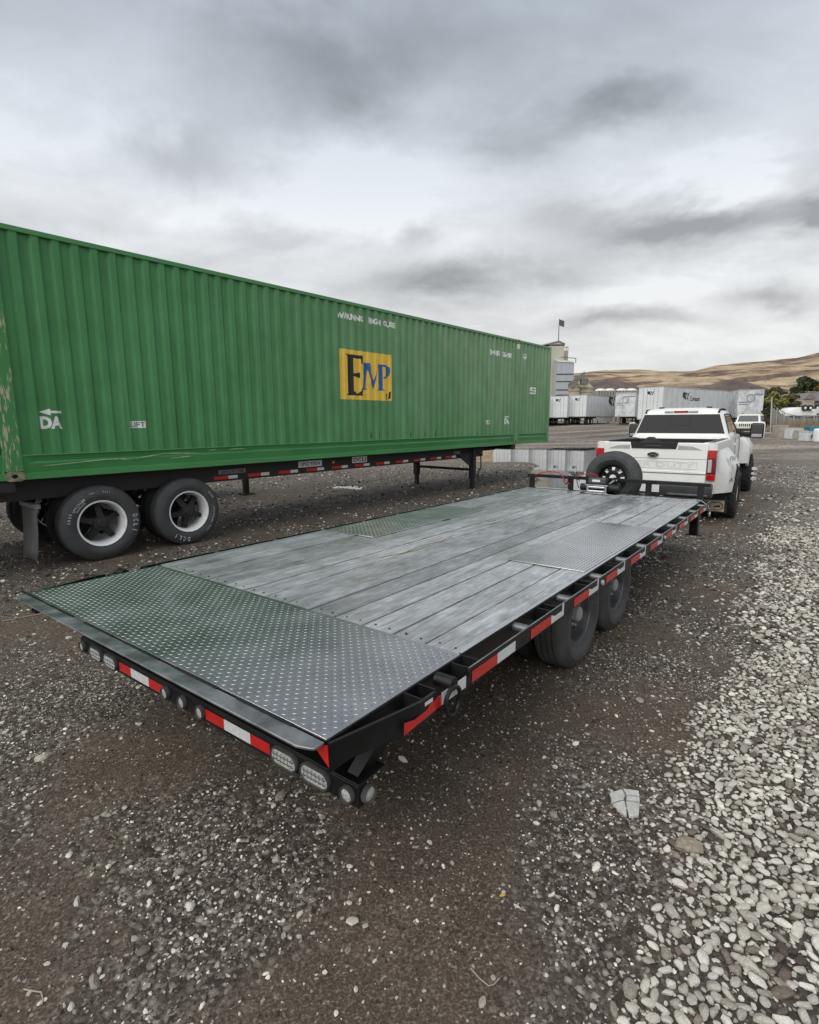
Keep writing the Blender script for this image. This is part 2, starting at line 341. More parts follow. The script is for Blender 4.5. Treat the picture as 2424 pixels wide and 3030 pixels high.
    # far yard: dry tan streaks
    sep = N('ShaderNodeSeparateXYZ'); L(tc.outputs['Object'], sep.inputs[0])
    mp = N('ShaderNodeMapping'); mp.inputs['Scale'].default_value = (.12, .45, 1); L(tc.outputs['Object'], mp.inputs[0])
    nf = N('ShaderNodeTexNoise'); nf.inputs['Scale'].default_value = 1.; nf.inputs['Detail'].default_value = 8; L(mp.outputs[0], nf.inputs['Vector'])
    farc = ramp(nf.outputs['Fac'], (.35, (.10, .080, .064)), (.5, (.23, .192, .155)), (.65, (.38, .325, .26)))
    ff = N('ShaderNodeMapRange'); ff.inputs[1].default_value = 16; ff.inputs[2].default_value = 34; ff.inputs[4].default_value = .85; L(sep.outputs[1], ff.inputs[0])
    v4 = vor(9); sep4 = N('ShaderNodeSeparateColor'); L(v4.outputs['Color'], sep4.inputs[0]); spk = ramp(sep4.outputs[0], (0., (.45, .45, .45)), (.55, (.9, .9, .9)), (1., (2.0, 2.0, 1.95)))
    mf_ = N('ShaderNodeMix'); mf_.data_type = 'RGBA'; mf_.blend_type = 'MULTIPLY'; mf_.inputs[0].default_value = .8; L(farc, mf_.inputs[6]); L(spk, mf_.inputs[7])
    col = mix(ff.outputs[0], col, mf_.outputs[2])
    L(col, b.inputs['Base Color'])
    rr_ = N('ShaderNodeMapRange'); rr_.inputs[1].default_value = .35; rr_.inputs[2].default_value = .7; rr_.inputs[3].default_value = .62; rr_.inputs[4].default_value = .95; L(noise(3.5, 5), rr_.inputs[0]); L(rr_.outputs[0], b.inputs['Roughness'])
    b.inputs['Specular IOR Level'].default_value = .35
    h = mth('ADD', mth('MULTIPLY', mth('SUBTRACT', 1., v1.outputs['Distance']), mth('MULTIPLY', f1, .9)), mth('MULTIPLY', noise(130, 4), .6))
    bp = N('ShaderNodeBump'); bp.inputs['Strength'].default_value = .75; bp.inputs['Distance'].default_value = .012; L(h, bp.inputs['Height']); L(bp.outputs[0], b.inputs['Normal'])
    return mt
GMAT = ground_material(); me.materials.append(GMAT)
ground = bpy.data.objects.new('ground', me); COL.objects.link(ground); tag(ground, 'wet dark gravel and dirt yard', None, kind='structure')

water = mat('water', (.030, .028, .025), None, rough=.02, spec=.9, bump=.012, bscale=3.); 
def pool(P, label, z):
    b = MB(); c = np.array(P).mean(0); Q = [tuple(c+(np.array(p)-c)*1.22) for p in P]
    b.add([(x, y, z) for x, y in Q], [tuple(range(len(Q)))]); o = b.build('puddle', water, smooth=0)
    tag(o, label, None, kind='structure'); return o
pool(PUD, 'wide still puddle mirroring the white trailers', -.004); pool(PUD2, 'small puddle under the chassis', -.012)

# ---- stones
PH = (1+5**.5)/2
ICO_V = np.array([(-1, PH, 0), (1, PH, 0), (-1, -PH, 0), (1, -PH, 0), (0, -1, PH), (0, 1, PH), (0, -1, -PH), (0, 1, -PH), (PH, 0, -1), (PH, 0, 1), (-PH, 0, -1), (-PH, 0, 1)])/math.hypot(1, PH)
ICO_F = [(0, 11, 5), (0, 5, 1), (0, 1, 7), (0, 7, 10), (0, 10, 11), (1, 5, 9), (5, 11, 4), (11, 10, 2), (10, 7, 6), (7, 1, 8), (3, 9, 4), (3, 4, 2), (3, 2, 6), (3, 6, 8), (3, 8, 9), (4, 9, 5), (2, 4, 11), (6, 2, 10), (8, 6, 7), (9, 8, 1)]
def subdiv(V, Fc):
    V = [tuple(v) for v in V]; c = {}; out = []
    def mid(a, b):
        k = (min(a, b), max(a, b))
        if k not in c: p = (np.array(V[a])+np.array(V[b])); V.append(tuple(p/np.linalg.norm(p))); c[k] = len(V)-1
        return c[k]
    for a, b, d in Fc: x, y, z = mid(a, b), mid(b, d), mid(d, a); out += [(a, x, z), (b, y, x), (d, z, y), (x, y, z)]
    return np.array(V), out
ICO2_V, ICO2_F = subdiv(ICO_V, ICO_F)
def stone_shape(V, rng, n):      # n facetted pebbles: cut a sphere by random planes
    S = np.repeat(V[None], n, 0)
    for k in range(9):
        d = rng.normal(size=(n, 1, 3)); d /= np.linalg.norm(d, axis=2, keepdims=True); lim = rng.uniform(.48, .9, (n, 1))
        dot = (S*d).sum(2); over = np.maximum(dot-lim, 0); S = S-d*over[..., None]*.92
    return S
def rand_points(n, x0, x1, y0, y1): return RNG.uniform(x0, x1, n), RNG.uniform(y0, y1, n)
def inview(x, y, mx=150):
    zc = -CAMZ; f = y*F.y+zc*F.z; r = x*RV.x+y*RV.y+zc*RV.z; u_ = x*UV.x+y*UV.y+zc*UV.z
    U = 1212+FPX*r/np.maximum(f, .05); V_ = 1515-FPX*u_/np.maximum(f, .05)
    return (f > .1) & (U > -mx) & (U < 2424+mx) & (V_ < 3030+mx*1.5), FPX/np.maximum(f, .3)
SX, SY, SS, ST, SB = [], [], [], [], []
def scatter(n, box, accept, size, tone, sink):
    x, y = rand_points(n, *box); v, sc = inview(x, y); p = accept(x, y); k = v & (RNG.random(n) < p); x, y = x[k], y[k]
    s = size(len(x)); t = tone(len(x)); SX.append(x); SY.append(y); SS.append(s); ST.append(t); SB.append(np.full(len(x), sink))
lognorm = lambda med, sg, lo, hi: (lambda n: np.clip(med*np.exp(RNG.normal(0, sg, n)), lo, hi))
palet = lambda n: np.where(RNG.random(n) < .16, RNG.uniform(.2, .6, n), np.clip(RNG.normal(.765, .11, n), .4, 1.0))
mixt = lambda n: np.where(RNG.random(n) < .38, RNG.uniform(.55, 1., n), RNG.uniform(.02, .42, n))
# dense pale river stones on the right (packed: keep a minimum distance)
def packed(n, box, dens, med):
    x, y = rand_points(n, *box); v, _ = inview(x, y); pm = pale_mask(x, y); k = v & (RNG.random(n) < pm*dens); x, y = x[k], y[k]
    s = lognorm(med, .30, med*.5, med*2.2)(len(x)); cell = {}; keep = []
    order = np.argsort(-s); g = med*2.2
    for a in order:
        cx, cy = int(x[a]//g), int(y[a]//g); ok = True
        for dx in (-1, 0, 1):
            for dy in (-1, 0, 1):
                for b in cell.get((cx+dx, cy+dy), ()):
                    if (x[a]-x[b])**2+(y[a]-y[b])**2 < (.86*(s[a]+s[b]))**2: ok = False; break
                if not ok: break
            if not ok: break
        if ok: cell.setdefault((cx, cy), []).append(a); keep.append(a)
    keep = np.array(keep, int); SX.append(x[keep]); SY.append(y[keep]); SS.append(s[keep]); ST.append(palet(len(keep))); SB.append(np.full(len(keep), .25))
packed(120000, (.5, 4.2, .9, 4.0), 1., .0122)
packed(70000, (1.4, 8.5, 4.0, 9.), 1., .0172)
packed(26000, (3., 16, 8.6, 17.), .55, .024)
scatter(9000, (.4, 4.5, .9, 6), lambda x, y: pale_mask(x, y)*.9, lognorm(.009, .35, .005, .016), palet, .2)
# loose gravel in the dirt
scatter(95000, (-3.4, 2.6, .9, 4.2), lambda x, y: np.clip(grav_mask(x, y)*1.35-.22, .16, 1)*.66*(1-.6*pale_mask(x, y)), lognorm(.0047, .40, .0026, .014), mixt, .25)
scatter(4600, (-3.4, 2.8, .9, 4.6), lambda x, y: np.clip(grav_mask(x, y)*1.3-.15, .06, 1)*.75, lognorm(.0100, .30, .007, .024), lambda n: np.clip(RNG.normal(.70, .2, n), .1, 1), .3)
scatter(80, (-3.2, 2.2, 1.0, 4.6), lambda x, y: .25+grav_mask(x, y)*.7, lognorm(.021, .25, .015, .036), lambda n: np.clip(RNG.normal(.68, .14, n), .2, .9), .35)
scatter(42000, (-9, 6.5, 4.2, 10.5), lambda x, y: np.clip(grav_mask(x, y)*1.2-.1, .16, 1)*.66, lognorm(.0118, .4, .006, .032), mixt, .25)
scatter(34000, (-9, 15, 9.5, 22), lambda x, y: np.clip(grav_mask(x, y)*1.2-.1, .1, 1)*.6, lognorm(.020, .35, .010, .045), mixt, .25)
scatter(52000, (-.6, 6.5, 1.6, 8.5), lambda x, y: (.35+.5*grav_mask(x, y))*(1-pale_mask(x, y))*.8, lognorm(.0062, .38, .003, .016), mixt, .25)
SX, SY, SS, ST, SB = map(np.concatenate, (SX, SY, SS, ST, SB))
SZ = gh(SX, SY); vis, sc = inview(SX, SY, 0); app = SS*sc*vis
# nothing under the things whose own rocks lie there
def stone_mat(name, objcol):
    mt = bpy.data.materials.new(name); mt.use_nodes = True; nt = mt.node_tree; N = nt.nodes.new; L = nt.links.new; b = nt.nodes['Principled BSDF']
    r = N('ShaderNodeValToRGB'); e = r.color_ramp.elements; e[0].position = 0; e[0].color = (.028, .022, .018, 1); e[1].position = 1; e[1].color = (.76, .725, .64, 1)
    for p, c in ((.25, (.076, .057, .043)), (.45, (.172, .138, .108)), (.62, (.33, .30, .252)), (.8, (.54, .51, .44))): k = e.new(p); k.color = (*c, 1)
    if objcol: oi = N('ShaderNodeObjectInfo'); s = N('ShaderNodeSeparateColor'); L(oi.outputs['Color'], s.inputs[0]); src = s.outputs[0]
    else: a = N('ShaderNodeAttribute'); a.attribute_name = 'tone'; src = a.outputs['Fac']
    tc = N('ShaderNodeTexCoord'); n = N('ShaderNodeTexNoise'); n.inputs['Scale'].default_value = 3. if objcol else 110.; n.inputs['Detail'].default_value = 5; L(tc.outputs['Object'], n.inputs['Vector'])
    m1 = N('ShaderNodeMath'); m1.operation = 'MULTIPLY_ADD'; L(n.outputs['Fac'], m1.inputs[0]); m1.inputs[1].default_value = .34; m1.inputs[2].default_value = -.17
    m2 = N('ShaderNodeMath'); m2.operation = 'ADD'; L(m1.outputs[0], m2.inputs[0]); L(src, m2.inputs[1]); L(m2.outputs[0], r.inputs[0])
    L(r.outputs[0], b.inputs['Base Color']); b.inputs['Roughness'].default_value = .62; b.inputs['Specular IOR Level'].default_value = .35
    bp = N('ShaderNodeBump'); bp.inputs['Strength'].default_value = .3; bp.inputs['Distance'].default_value = .003 if not objcol else .08; L(n.outputs['Fac'], bp.inputs['Height']); L(bp.outputs[0], b.inputs['Normal'])
    return mt
smat = stone_mat('gravel stone', False); smat_o = stone_mat('single stone', True)
big = np.argsort(-app)[:300]; isbig = np.zeros(len(SX), bool); isbig[big] = True
def stone_mesh(idx, V, Fc, name):
    n = len(idx); S = stone_shape(V, RNG, n)
    el = RNG.uniform(.95, 1.5, (n, 1)); fl = RNG.uniform(.42, .75, (n, 1)); s = SS[idx][:, None]
    S = S*np.stack([s*el, s/el**.5, s*fl], -1)
    t = RNG.uniform(0, 2*np.pi, (n, 1)); tl = RNG.normal(0, .22, (n, 1))
    x, y, z = S[..., 0].copy(), S[..., 1].copy(), S[..., 2].copy()
    y, z = y*np.cos(tl)-z*np.sin(tl), y*np.sin(tl)+z*np.cos(tl); x, y = x*np.cos(t)-y*np.sin(t), x*np.sin(t)+y*np.cos(t)
    P = np.stack([x+SX[idx][:, None], y+SY[idx][:, None], z+SZ[idx][:, None]+(s*fl)*(.75-SB[idx][:, None]*1.2)], -1).reshape(-1, 3)
    nv = len(V); Fa = (np.array(Fc)[None]+(np.arange(n)*nv)[:, None, None]).reshape(-1, 3)
    me = bpy.data.meshes.new(name); me.vertices.add(len(P)); me.vertices.foreach_set('co', P.astype(np.float32).ravel())
    me.loops.add(Fa.size); me.loops.foreach_set('vertex_index', Fa.astype(np.int32).ravel())
    me.polygons.add(len(Fa)); me.polygons.foreach_set('loop_start', np.arange(0, Fa.size, 3, dtype=np.int32)); me.polygons.foreach_set('loop_total', np.full(len(Fa), 3, np.int32))
    me.update(calc_edges=True); me.shade_smooth(); me.set_sharp_from_angle(angle=rad(34))
    a = me.attributes.new('tone', 'FLOAT', 'POINT'); a.data.foreach_set('value', np.repeat(ST[idx], nv).astype(np.float32))
    me.materials.append(smat); return me
rest = np.where(~isbig)[0]; nearb = rest[app[rest] > 14]; small = rest[app[rest] <= 14]
nearb = nearb[np.argsort(-app[nearb])][:7000]; small = np.setdiff1d(rest, nearb)
for idx, V, Fc, nm, lb in ((nearb, ICO2_V, ICO2_F, 'gravel', 'loose grey and pale river stones scattered over the near ground'), (small, ICO_V, ICO_F, 'fine_gravel', 'fine grey gravel strewn through the dark dirt of the yard')):
    o = bpy.data.objects.new(nm, stone_mesh(idx, V, Fc, nm)); COL.objects.link(o); tag(o, lb, 'gravel', kind='stuff')
protos = []
for k in range(12):
    S = stone_shape(ICO2_V, RNG, 1)[0]; el = RNG.uniform(.95, 1.45); S = S*np.array([el, 1/el**.5, RNG.uniform(.45, .75)])
    pm = bpy.data.meshes.new('stone'); pm.from_pydata(S.tolist(), [], ICO2_F); pm.shade_smooth(); pm.set_sharp_from_angle(angle=rad(34)); pm.materials.append(smat_o); protos.append(pm)
for k in big:
    o = child('stone', protos[int(RNG.integers(12))], ground, (SX[k], SY[k], SZ[k]+SS[k]*.32), (RNG.normal(0, .15), RNG.normal(0, .15), RNG.uniform(0, 6.28)), (SS[k],)*3); o.color = (ST[k], 0, 0, 1)
print('stones', len(SX), len(nearb), len(small))

# two rocks that stand out
def rock(name, label, u, v, size, mt, seed, flat=.35, el=1.0):
    rg = np.random.default_rng(seed); S = stone_shape(subdiv(ICO2_V, ICO2_F)[0], rg, 1)[0]; S = S+.06*rg.normal(size=(1, 3))
    S = S*np.array([size*el, size, size*flat]); p = onground(u, v); S[:, 2] = np.maximum(S[:, 2], -size*.1)
    S = S+np.array([p.x, p.y, gz(p.x, p.y)+size*.04]); b = MB(); b.add(S.tolist(), subdiv(ICO2_V, ICO2_F)[1]); o = b.build(name, mt, smooth=40); return tag(o, label, 'rock') if label else o
tanrock = mat('tan rock', (.20, .165, .12), (.36, .31, .24), 40, .85, bump=.6, bscale=90)
rock('rock', 'brown rough rock half buried at the edge of the pale stones', 2035, 2500, .060, tanrock, 5, .62, 1.2)
straw = mat('straw', (.42, .36, .26), (.30, .25, .18), 20, .8)
for nm, lb, P in (('twig', 'thin bent pale twig in the dirt near the bottom centre', ((1392, 2868), (1420, 2900), (1447, 2922), (1462, 2916), (1478, 2898))), ('twig', 'short hooked straw on the gravel near the bottom left corner', ((70, 2932), (98, 2938), (122, 2941), (127, 2958), (125, 2975))), ('stick', 'long thin straw on the dirt left of the tail plate', ((8, 1842), (70, 1829), (140, 1815)))):
    q = [onground(u, v) for u, v in P]; b = MB(); b.tube([(p.x, p.y, gz(p.x, p.y)+.008) for p in q], .0022 if nm == 'twig' else .005, 5); tag(b.build(nm, straw), lb, 'twig')
p = onground(1486, 2654); b = MB(); b.add([(p.x-.012, p.y, gz(p.x, p.y)+.006), (p.x, p.y-.007, gz(p.x, p.y)+.009), (p.x+.013, p.y+.002, gz(p.x, p.y)+.007), (p.x+.001, p.y+.009, gz(p.x, p.y)+.012)], [(0, 1, 2, 3)]); o = b.build('leaf', mat('yellow leaf', (.55, .33, .04), None, rough=.7), smooth=0); o.modifiers.new('t', 'SOLIDIFY').thickness = .001; tag(o, 'tiny yellow fallen leaf among the dark gravel', 'leaf')
slabm = mat('pale slab', (.60, .59, .56), (.44, .43, .40), 30, .8, bump=.3, bscale=60)
_c = onground(1400+762*.594, 2100+462*.594)
slab = thing('broken_slab', 'flat white slab cracked into five pieces lying in the dark dirt', 'rock', (_c.x, _c.y, gz(_c.x, _c.y)))
for k, P in enumerate((((680, 415), (742, 395), (757, 424), (751, 447), (733, 449), (692, 463)), ((747, 394), (825, 405), (829, 430), (765, 421)), ((765, 428), (829, 437), (831, 457), (763, 447)),
          ((761, 456), (831, 466), (826, 524), (778, 530), (769, 490)), ((694, 472), (735, 458), (755, 457), (763, 490), (765, 528), (725, 500)))):
    Q = [onground(1400+x*.594, 2100+y*.594)-_c for x, y in P]; b = MB(); b.prism([(q.x, q.y) for q in Q], -.01, .012+.002*k % .003, 'z'); b.build('fragment', slabm, slab, bevel=.003)

# ------------------------------------------------------------------ wheels
def tyre_profile(R, w, rim, bulge=.02):   # closed profile, axis y, outer face at y=-w/2
    h = w/2
    return [(rim, -h*.72), (rim+.012, -h*.86), (rim+(R-rim)*.35, -h*1.0-bulge), (rim+(R-rim)*.62, -h*1.02-bulge*.8), (R-.045, -h*.95), (R-.012, -h*.80), (R, -h*.62), (R, -h*.42), (R-.012, -h*.40), (R-.012, -h*.34), (R, -h*.32), (R, -h*.04), (R-.012, -h*.03), (R-.012, h*.03), (R, h*.04),
            (R, h*.32), (R-.012, h*.34), (R-.012, h*.40), (R, h*.42), (R, h*.62), (R-.012, h*.80), (R-.045, h*.95), (rim+(R-rim)*.6, h+bulge), (rim+.012, h*.86), (rim, h*.72)]
def wheel(parent, c, R, w, rim, side=-1, style='steel', name='wheel', tm=None, hubm=None, rot=None, knobs=0, phase=0.):
    """side -1: outer face towards local -y"""
    tm = tm or rubber; fl = (lambda p: [(r, y*-side) for r, y in p])
    b = MB(); h = w/2
    if style == 'steel':
        b.lathe(fl([(rim+.014, -h*.90), (rim+.014, -h*.82), (rim-.012, -h*.80), (rim-.02, -h*.45), (rim-.028, -h*.15), (rim*.84, -h*.10), (rim*.80, -h*.22), (rim*.70, -h*.34), (rim*.56, -h*.36), (rim*.50, -h*.46), (rim*.30, -h*.48), (rim*.30, -h*.38), (rim*.72, -h*.02), (rim-.03, h*.3), (rim-.01, h*.88), (rim+.012, h*.88), (rim+.012, h*.7), (rim, h*.3), (rim, -h*.7)]), seg=40)
    elif style == 'spoke':
        b.lathe(fl([(rim+.020, -h*1.0), (rim+.022, -h*.86), (rim-.004, -h*.84), (rim-.014, -h*.5), (rim-.024, h*.1), (rim-.03, h*.75), (rim-.012, h*.76), (rim, h*.1), (rim+.004, -h*.8), (rim+.012, -h*1.0)]), seg=48)
    wm = {'steel': hubm or charcoal, 'spoke': rim_white}[style]
    o = b.build(name, wm, parent, loc=c)
    if rot: o.rotation_euler = rot
    b = MB(); b.lathe(fl(tyre_profile(R, w, rim)), seg=56)
    if knobs:
        for k in range(knobs):
            a = 2*math.pi*k/knobs
            for yy, da in ((-h*.74, 0), (-h*.26, .5), (h*.26, 0), (h*.74, .5)):
                M = Matrix.Rotation(a+da*2*math.pi/knobs, 4, 'Y')
                b.box(-.33*2*math.pi*R/knobs, .33*2*math.pi*R/knobs, yy-h*.23, yy+h*.23, R-.02, R+.016, M)
    b.build('tyre', tm, o)
    hb = MB(); s = side
    if style == 'steel':
        hb.lathe([(0.0001, s*h*.92), (rim*.20, s*h*.90), (rim*.26, s*h*.80), (rim*.27, s*h*.3), (.0001, s*h*.3)], seg=20)
        for k in range(8):
            a = k*math.pi/4; hb.cyl((rim*.40*math.cos(a), s*h*.46, rim*.40*math.sin(a)), (rim*.40*math.cos(a), s*h*.62, rim*.40*math.sin(a)), rim*.055, 6)
        hb.build('hub', mat('hub grey', (.30, .30, .30), (.42, .42, .41), 8, .45), o)
        for k in range(8 if tm is not rubberdark else 0):
            a = (k+.5)*math.pi/4; MB().cyl((rim*.63*math.cos(a), s*h*.31, rim*.63*math.sin(a)), (rim*.63*math.cos(a), s*h*.385, rim*.63*math.sin(a)), rim*.085, 10).build('vent_hole', blackflat, o)
    else:
        for k in range(5):
            a = k*2*math.pi/5+.35+phase; M = Matrix.Rotation(-a, 4, 'Y')
            hb.hexa([M @ Vector(p) for p in ((.07, s*h*.55, -.042), (rim-.025, -s*h*.05, -.034), (rim-.025, -s*h*.05, .034), (.07, s*h*.55, .042), (.07, -s*.04, -.042), (rim-.025, -s*.07, -.034), (rim-.025, -s*.07, .034), (.07, -s*.04, .042))])
            hb.cyl(M @ Vector((rim-.05, s*h*.05, 0)), M @ Vector((rim-.05, s*h*.28, 0)), .018, 8)
        hb.lathe([(.0001, s*h*.95), (.05, s*h*.94), (.062, s*h*.85), (.066, s*h*.72), (.10, s*h*.70), (.105, -s*.03), (.0001, -s*.03)], seg=24)
        hb.build('hub', frameblk, o)
    return o

# ------------------------------------------------------------------ flatbed trailer
TA = .6471; TROT = math.pi/2-TA; TP = .0094; DK = .83; TW = 2.518; TL = 7.03
td = Vector((math.sin(TA), math.cos(TA), 0)); tn = Vector((-math.cos(TA), math.sin(TA), 0))
flat = thing('flatbed_trailer', 'long black deckover flatbed trailer with grey plank deck and diamond plate tail', 'trailer', (-.2892, 1.5462, 0)); flat.rotation_euler = (0, TP, TROT)
# local: x forward along deck from the tail, y left from the right deck edge, z up
def plank_material():
    mt = bpy.data.materials.new('wet grey planks'); mt.use_nodes = True; nt = mt.node_tree; N = nt.nodes.new; L = nt.links.new; b = nt.nodes['Principled BSDF']
    tc = N('ShaderNodeTexCoord'); oi = N('ShaderNodeObjectInfo')
    cb = N('ShaderNodeCombineXYZ'); L(oi.outputs['Random'], cb.inputs[0]); L(oi.outputs['Random'], cb.inputs[2]); sc = N('ShaderNodeVectorMath'); sc.operation = 'SCALE'; sc.inputs['Scale'].default_value = 51; L(cb.outputs[0], sc.inputs[0])
    ad = N('ShaderNodeVectorMath'); L(tc.outputs['Object'], ad.inputs[0]); L(sc.outputs[0], ad.inputs[1])
    def noise(src, scale, st, det=6, rough=.6):
        mp = N('ShaderNodeMapping'); mp.inputs['Scale'].default_value = st; L(src, mp.inputs[0]); n = N('ShaderNodeTexNoise'); n.inputs['Scale'].default_value = scale; n.inputs['Detail'].default_value = det; n.inputs['Roughness'].default_value = rough; L(mp.outputs[0], n.inputs['Vector']); return n.outputs['Fac']
    def ramp(src, *st):
        r = N('ShaderNodeValToRGB'); e = r.color_ramp.elements; e[0].position, e[1].position = st[0][0], st[-1][0]; e[0].color = (*st[0][1], 1); e[1].color = (*st[-1][1], 1)
        for p, c in st[1:-1]: k = e.new(p); k.color = (*c, 1)
        L(src, r.inputs[0]); return r.outputs[0]
    grain = noise(ad.outputs[0], 1, (4.5, 52, 20), 9, .68); fine = noise(ad.outputs[0], 1, (5, 150, 60), 6, .65)
    blot = noise(tc.outputs['Object'], 1.7, (.9, 1.5, 1), 9, .68)   # stains run across boards
    blot2 = noise(ad.outputs[0], 7., (1.0, 1.7, 1), 8, .7)
    base = ramp(grain, (.28, (.225, .231, .236)), (.5, (.345, .353, .360)), (.72, (.495, .505, .512)))
    m = N('ShaderNodeMix'); m.data_type = 'RGBA'; m.blend_type = 'MULTIPLY'; m.inputs[0].default_value = .85; L(base, m.inputs[6]); L(ramp(blot, (.34, (.66, .66, .665)), (.5, (.97, .975, .98)), (.66, (1.22, 1.245, 1.26))), m.inputs[7])
    m2 = N('ShaderNodeMix'); m2.data_type = 'RGBA'; m2.blend_type = 'MULTIPLY'; m2.inputs[0].default_value = .7; L(m.outputs[2], m2.inputs[6]); L(ramp(blot2, (.34, (.66, .66, .66)), (.62, (1.18, 1.18, 1.18))), m2.inputs[7])
    m3 = N('ShaderNodeMix'); m3.data_type = 'RGBA'; m3.blend_type = 'MULTIPLY'; m3.inputs[0].default_value = .5; L(m2.outputs[2], m3.inputs[6]); L(ramp(fine, (.36, (.42, .42, .42)), (.62, (1.35, 1.35, 1.35))), m3.inputs[7])
    mm = N('ShaderNodeMath'); mm.operation = 'MULTIPLY_ADD'; L(oi.outputs['Random'], mm.inputs[0]); mm.inputs[1].default_value = .5; mm.inputs[2].default_value = .72
    vs = N('ShaderNodeVectorMath'); vs.operation = 'SCALE'; L(m3.outputs[2], vs.inputs[0]); L(mm.outputs[0], vs.inputs['Scale']); L(vs.outputs[0], b.inputs['Base Color'])
    L(ramp(blot, (.35, (.20,)*3), (.65, (.48,)*3)), b.inputs['Roughness']); b.inputs['Specular IOR Level'].default_value = .6
    bp = N('ShaderNodeBump'); bp.inputs['Strength'].default_value = .35; bp.inputs['Distance'].default_value = .004; L(grain, bp.inputs['Height']); L(bp.outputs[0], b.inputs['Normal'])
    return mt
plankm = plank_material()
plate_m = mat('wet tread plate', (.30, .305, .315), (.50, .505, .515), 2.6, .13, .30, metal=.9, lo=.35, hi=.68, bump=.1, bscale=120, detail=9)
lug_m = mat('tread lug', (.28, .285, .295), (.44, .445, .455), 5, .30, .44, metal=.9)
NP = 13; pw = TW/NP; PS = .835
for k in range(NP):
    y0 = k*pw+.0065+(RNG.uniform(-.002, .002)); y1 = (k+1)*pw-.0065; dz = RNG.uniform(-.003, .0015)
    b = MB(); xs = np.linspace(PS, TL, 9); cup = RNG.uniform(-.002, .003)
    P = []
    for x in xs:
        w = RNG.normal(0, .0007)
        P.append([(x, y0, DK-.034), (x, y0+w, DK+dz-.003), (x, y0+.004+w, DK+dz), (x, (y0+y1)/2, DK+dz-cup), (x, y1-.004-w, DK+dz), (x, y1-w, DK+dz-.003), (x, y1, DK-.034)])
    b.grid(P); b.add(P[0], [tuple(range(7))]); b.add(P[-1], [tuple(range(7))])
    b.build('plank', plankm, flat, smooth=30)
# screws along the tail of the planks
b = MB()
for k in range(NP):
    for dy in (.05, .14):
        for x in (PS+.045,): b.cyl((x+RNG.uniform(-.01, .01), k*pw+dy, DK-.003), (x, k*pw+dy, DK+.0016), .006, 7)
b.build('screw', blackflat, flat)['kind'] = 'stuff'
# tread plates
def tread(parent, x0, x1, y0, y1, z, pitch=.0252):
    b = MB(); nx = int((x1-x0-.02)/pitch); ny = int((y1-y0-.02)/pitch)
    for i in range(nx):
        for j in range(ny):
            cx = x0+.02+i*pitch; cy = y0+.02+j*pitch; a = math.pi/4 if (i+j) % 2 else -math.pi/4
            l, w = .0112, .0038; ca_, sa_ = math.cos(a), math.sin(a)
            pts = [(-l, 0, 0), (-l*.35, -w, 0), (l*.35, -w, 0), (l, 0, 0), (l*.35, w, 0), (-l*.35, w, 0), (-l*.62, 0, .0015), (-l*.30, -w*.45, .0017), (l*.30, -w*.45, .0017), (l*.62, 0, .0015), (l*.30, w*.45, .0017), (-l*.30, w*.45, .0017)]
            b.add([(cx+p*ca_-q*sa_, cy+p*sa_+q*ca_, z+r) for p, q, r in pts], [(6, 7, 8, 9, 10, 11)]+[(i_, (i_+1) % 6, 6+(i_+1) % 6, 6+i_) for i_ in range(6)])
    o = b.build('tread_lugs', lug_m, parent, smooth=20); o['kind'] = 'stuff'; return o
b = MB(); b.box(.022, PS-.003, -.002, TW+.002, DK-.006, DK+.003); tail = b.build('tail_plate', plate_m, flat, bevel=.002); tread(tail, .022, PS, 0, TW, DK+.003)
for y0, y1 in ((.02, .605), (TW-.60, TW-.015)):
    b = MB(); b.box(2.47, 4.46, y0, y1, DK+.002, DK+.010); o = b.build('wheel_well_plate', mat('sky sheen tread plate', (.44, .445, .45), (.66, .665, .67), 2.2, .12, .26, metal=.92, lo=.3, hi=.6), flat, bevel=.002); tread(o, 2.47, 4.46, y0, y1, DK+.010)  # lighter copy of the tread plate, sky reflection lifted into its base colour
# rear approach lip: flat bar with rounded corners, black strips laid on for the dark seam slots
lipm = mat('worn steel lip', (.15, .154, .157), (.36, .365, .37), 7, .3, .5, metal=.8, detail=9)
c = .055; poly = [(.012, -.004), (.012, TW+.004), (-.055+c*.3, TW+.004), (-.055, TW+.004-c), (-.055, c), (-.055+c*.3, -.004+c*.25), (-.03, -.004)]
b = MB(); b.prism(poly, DK-.010, DK-.001, 'z'); b.build('rear_lip', lipm, flat, bevel=.002)
for k in range(6):
    b = MB(); y = .15+k*.43; b.box(.008, .021, y, y+.30, DK-.001, DK+.0022); b.build('dark_slot_strip', black, flat)
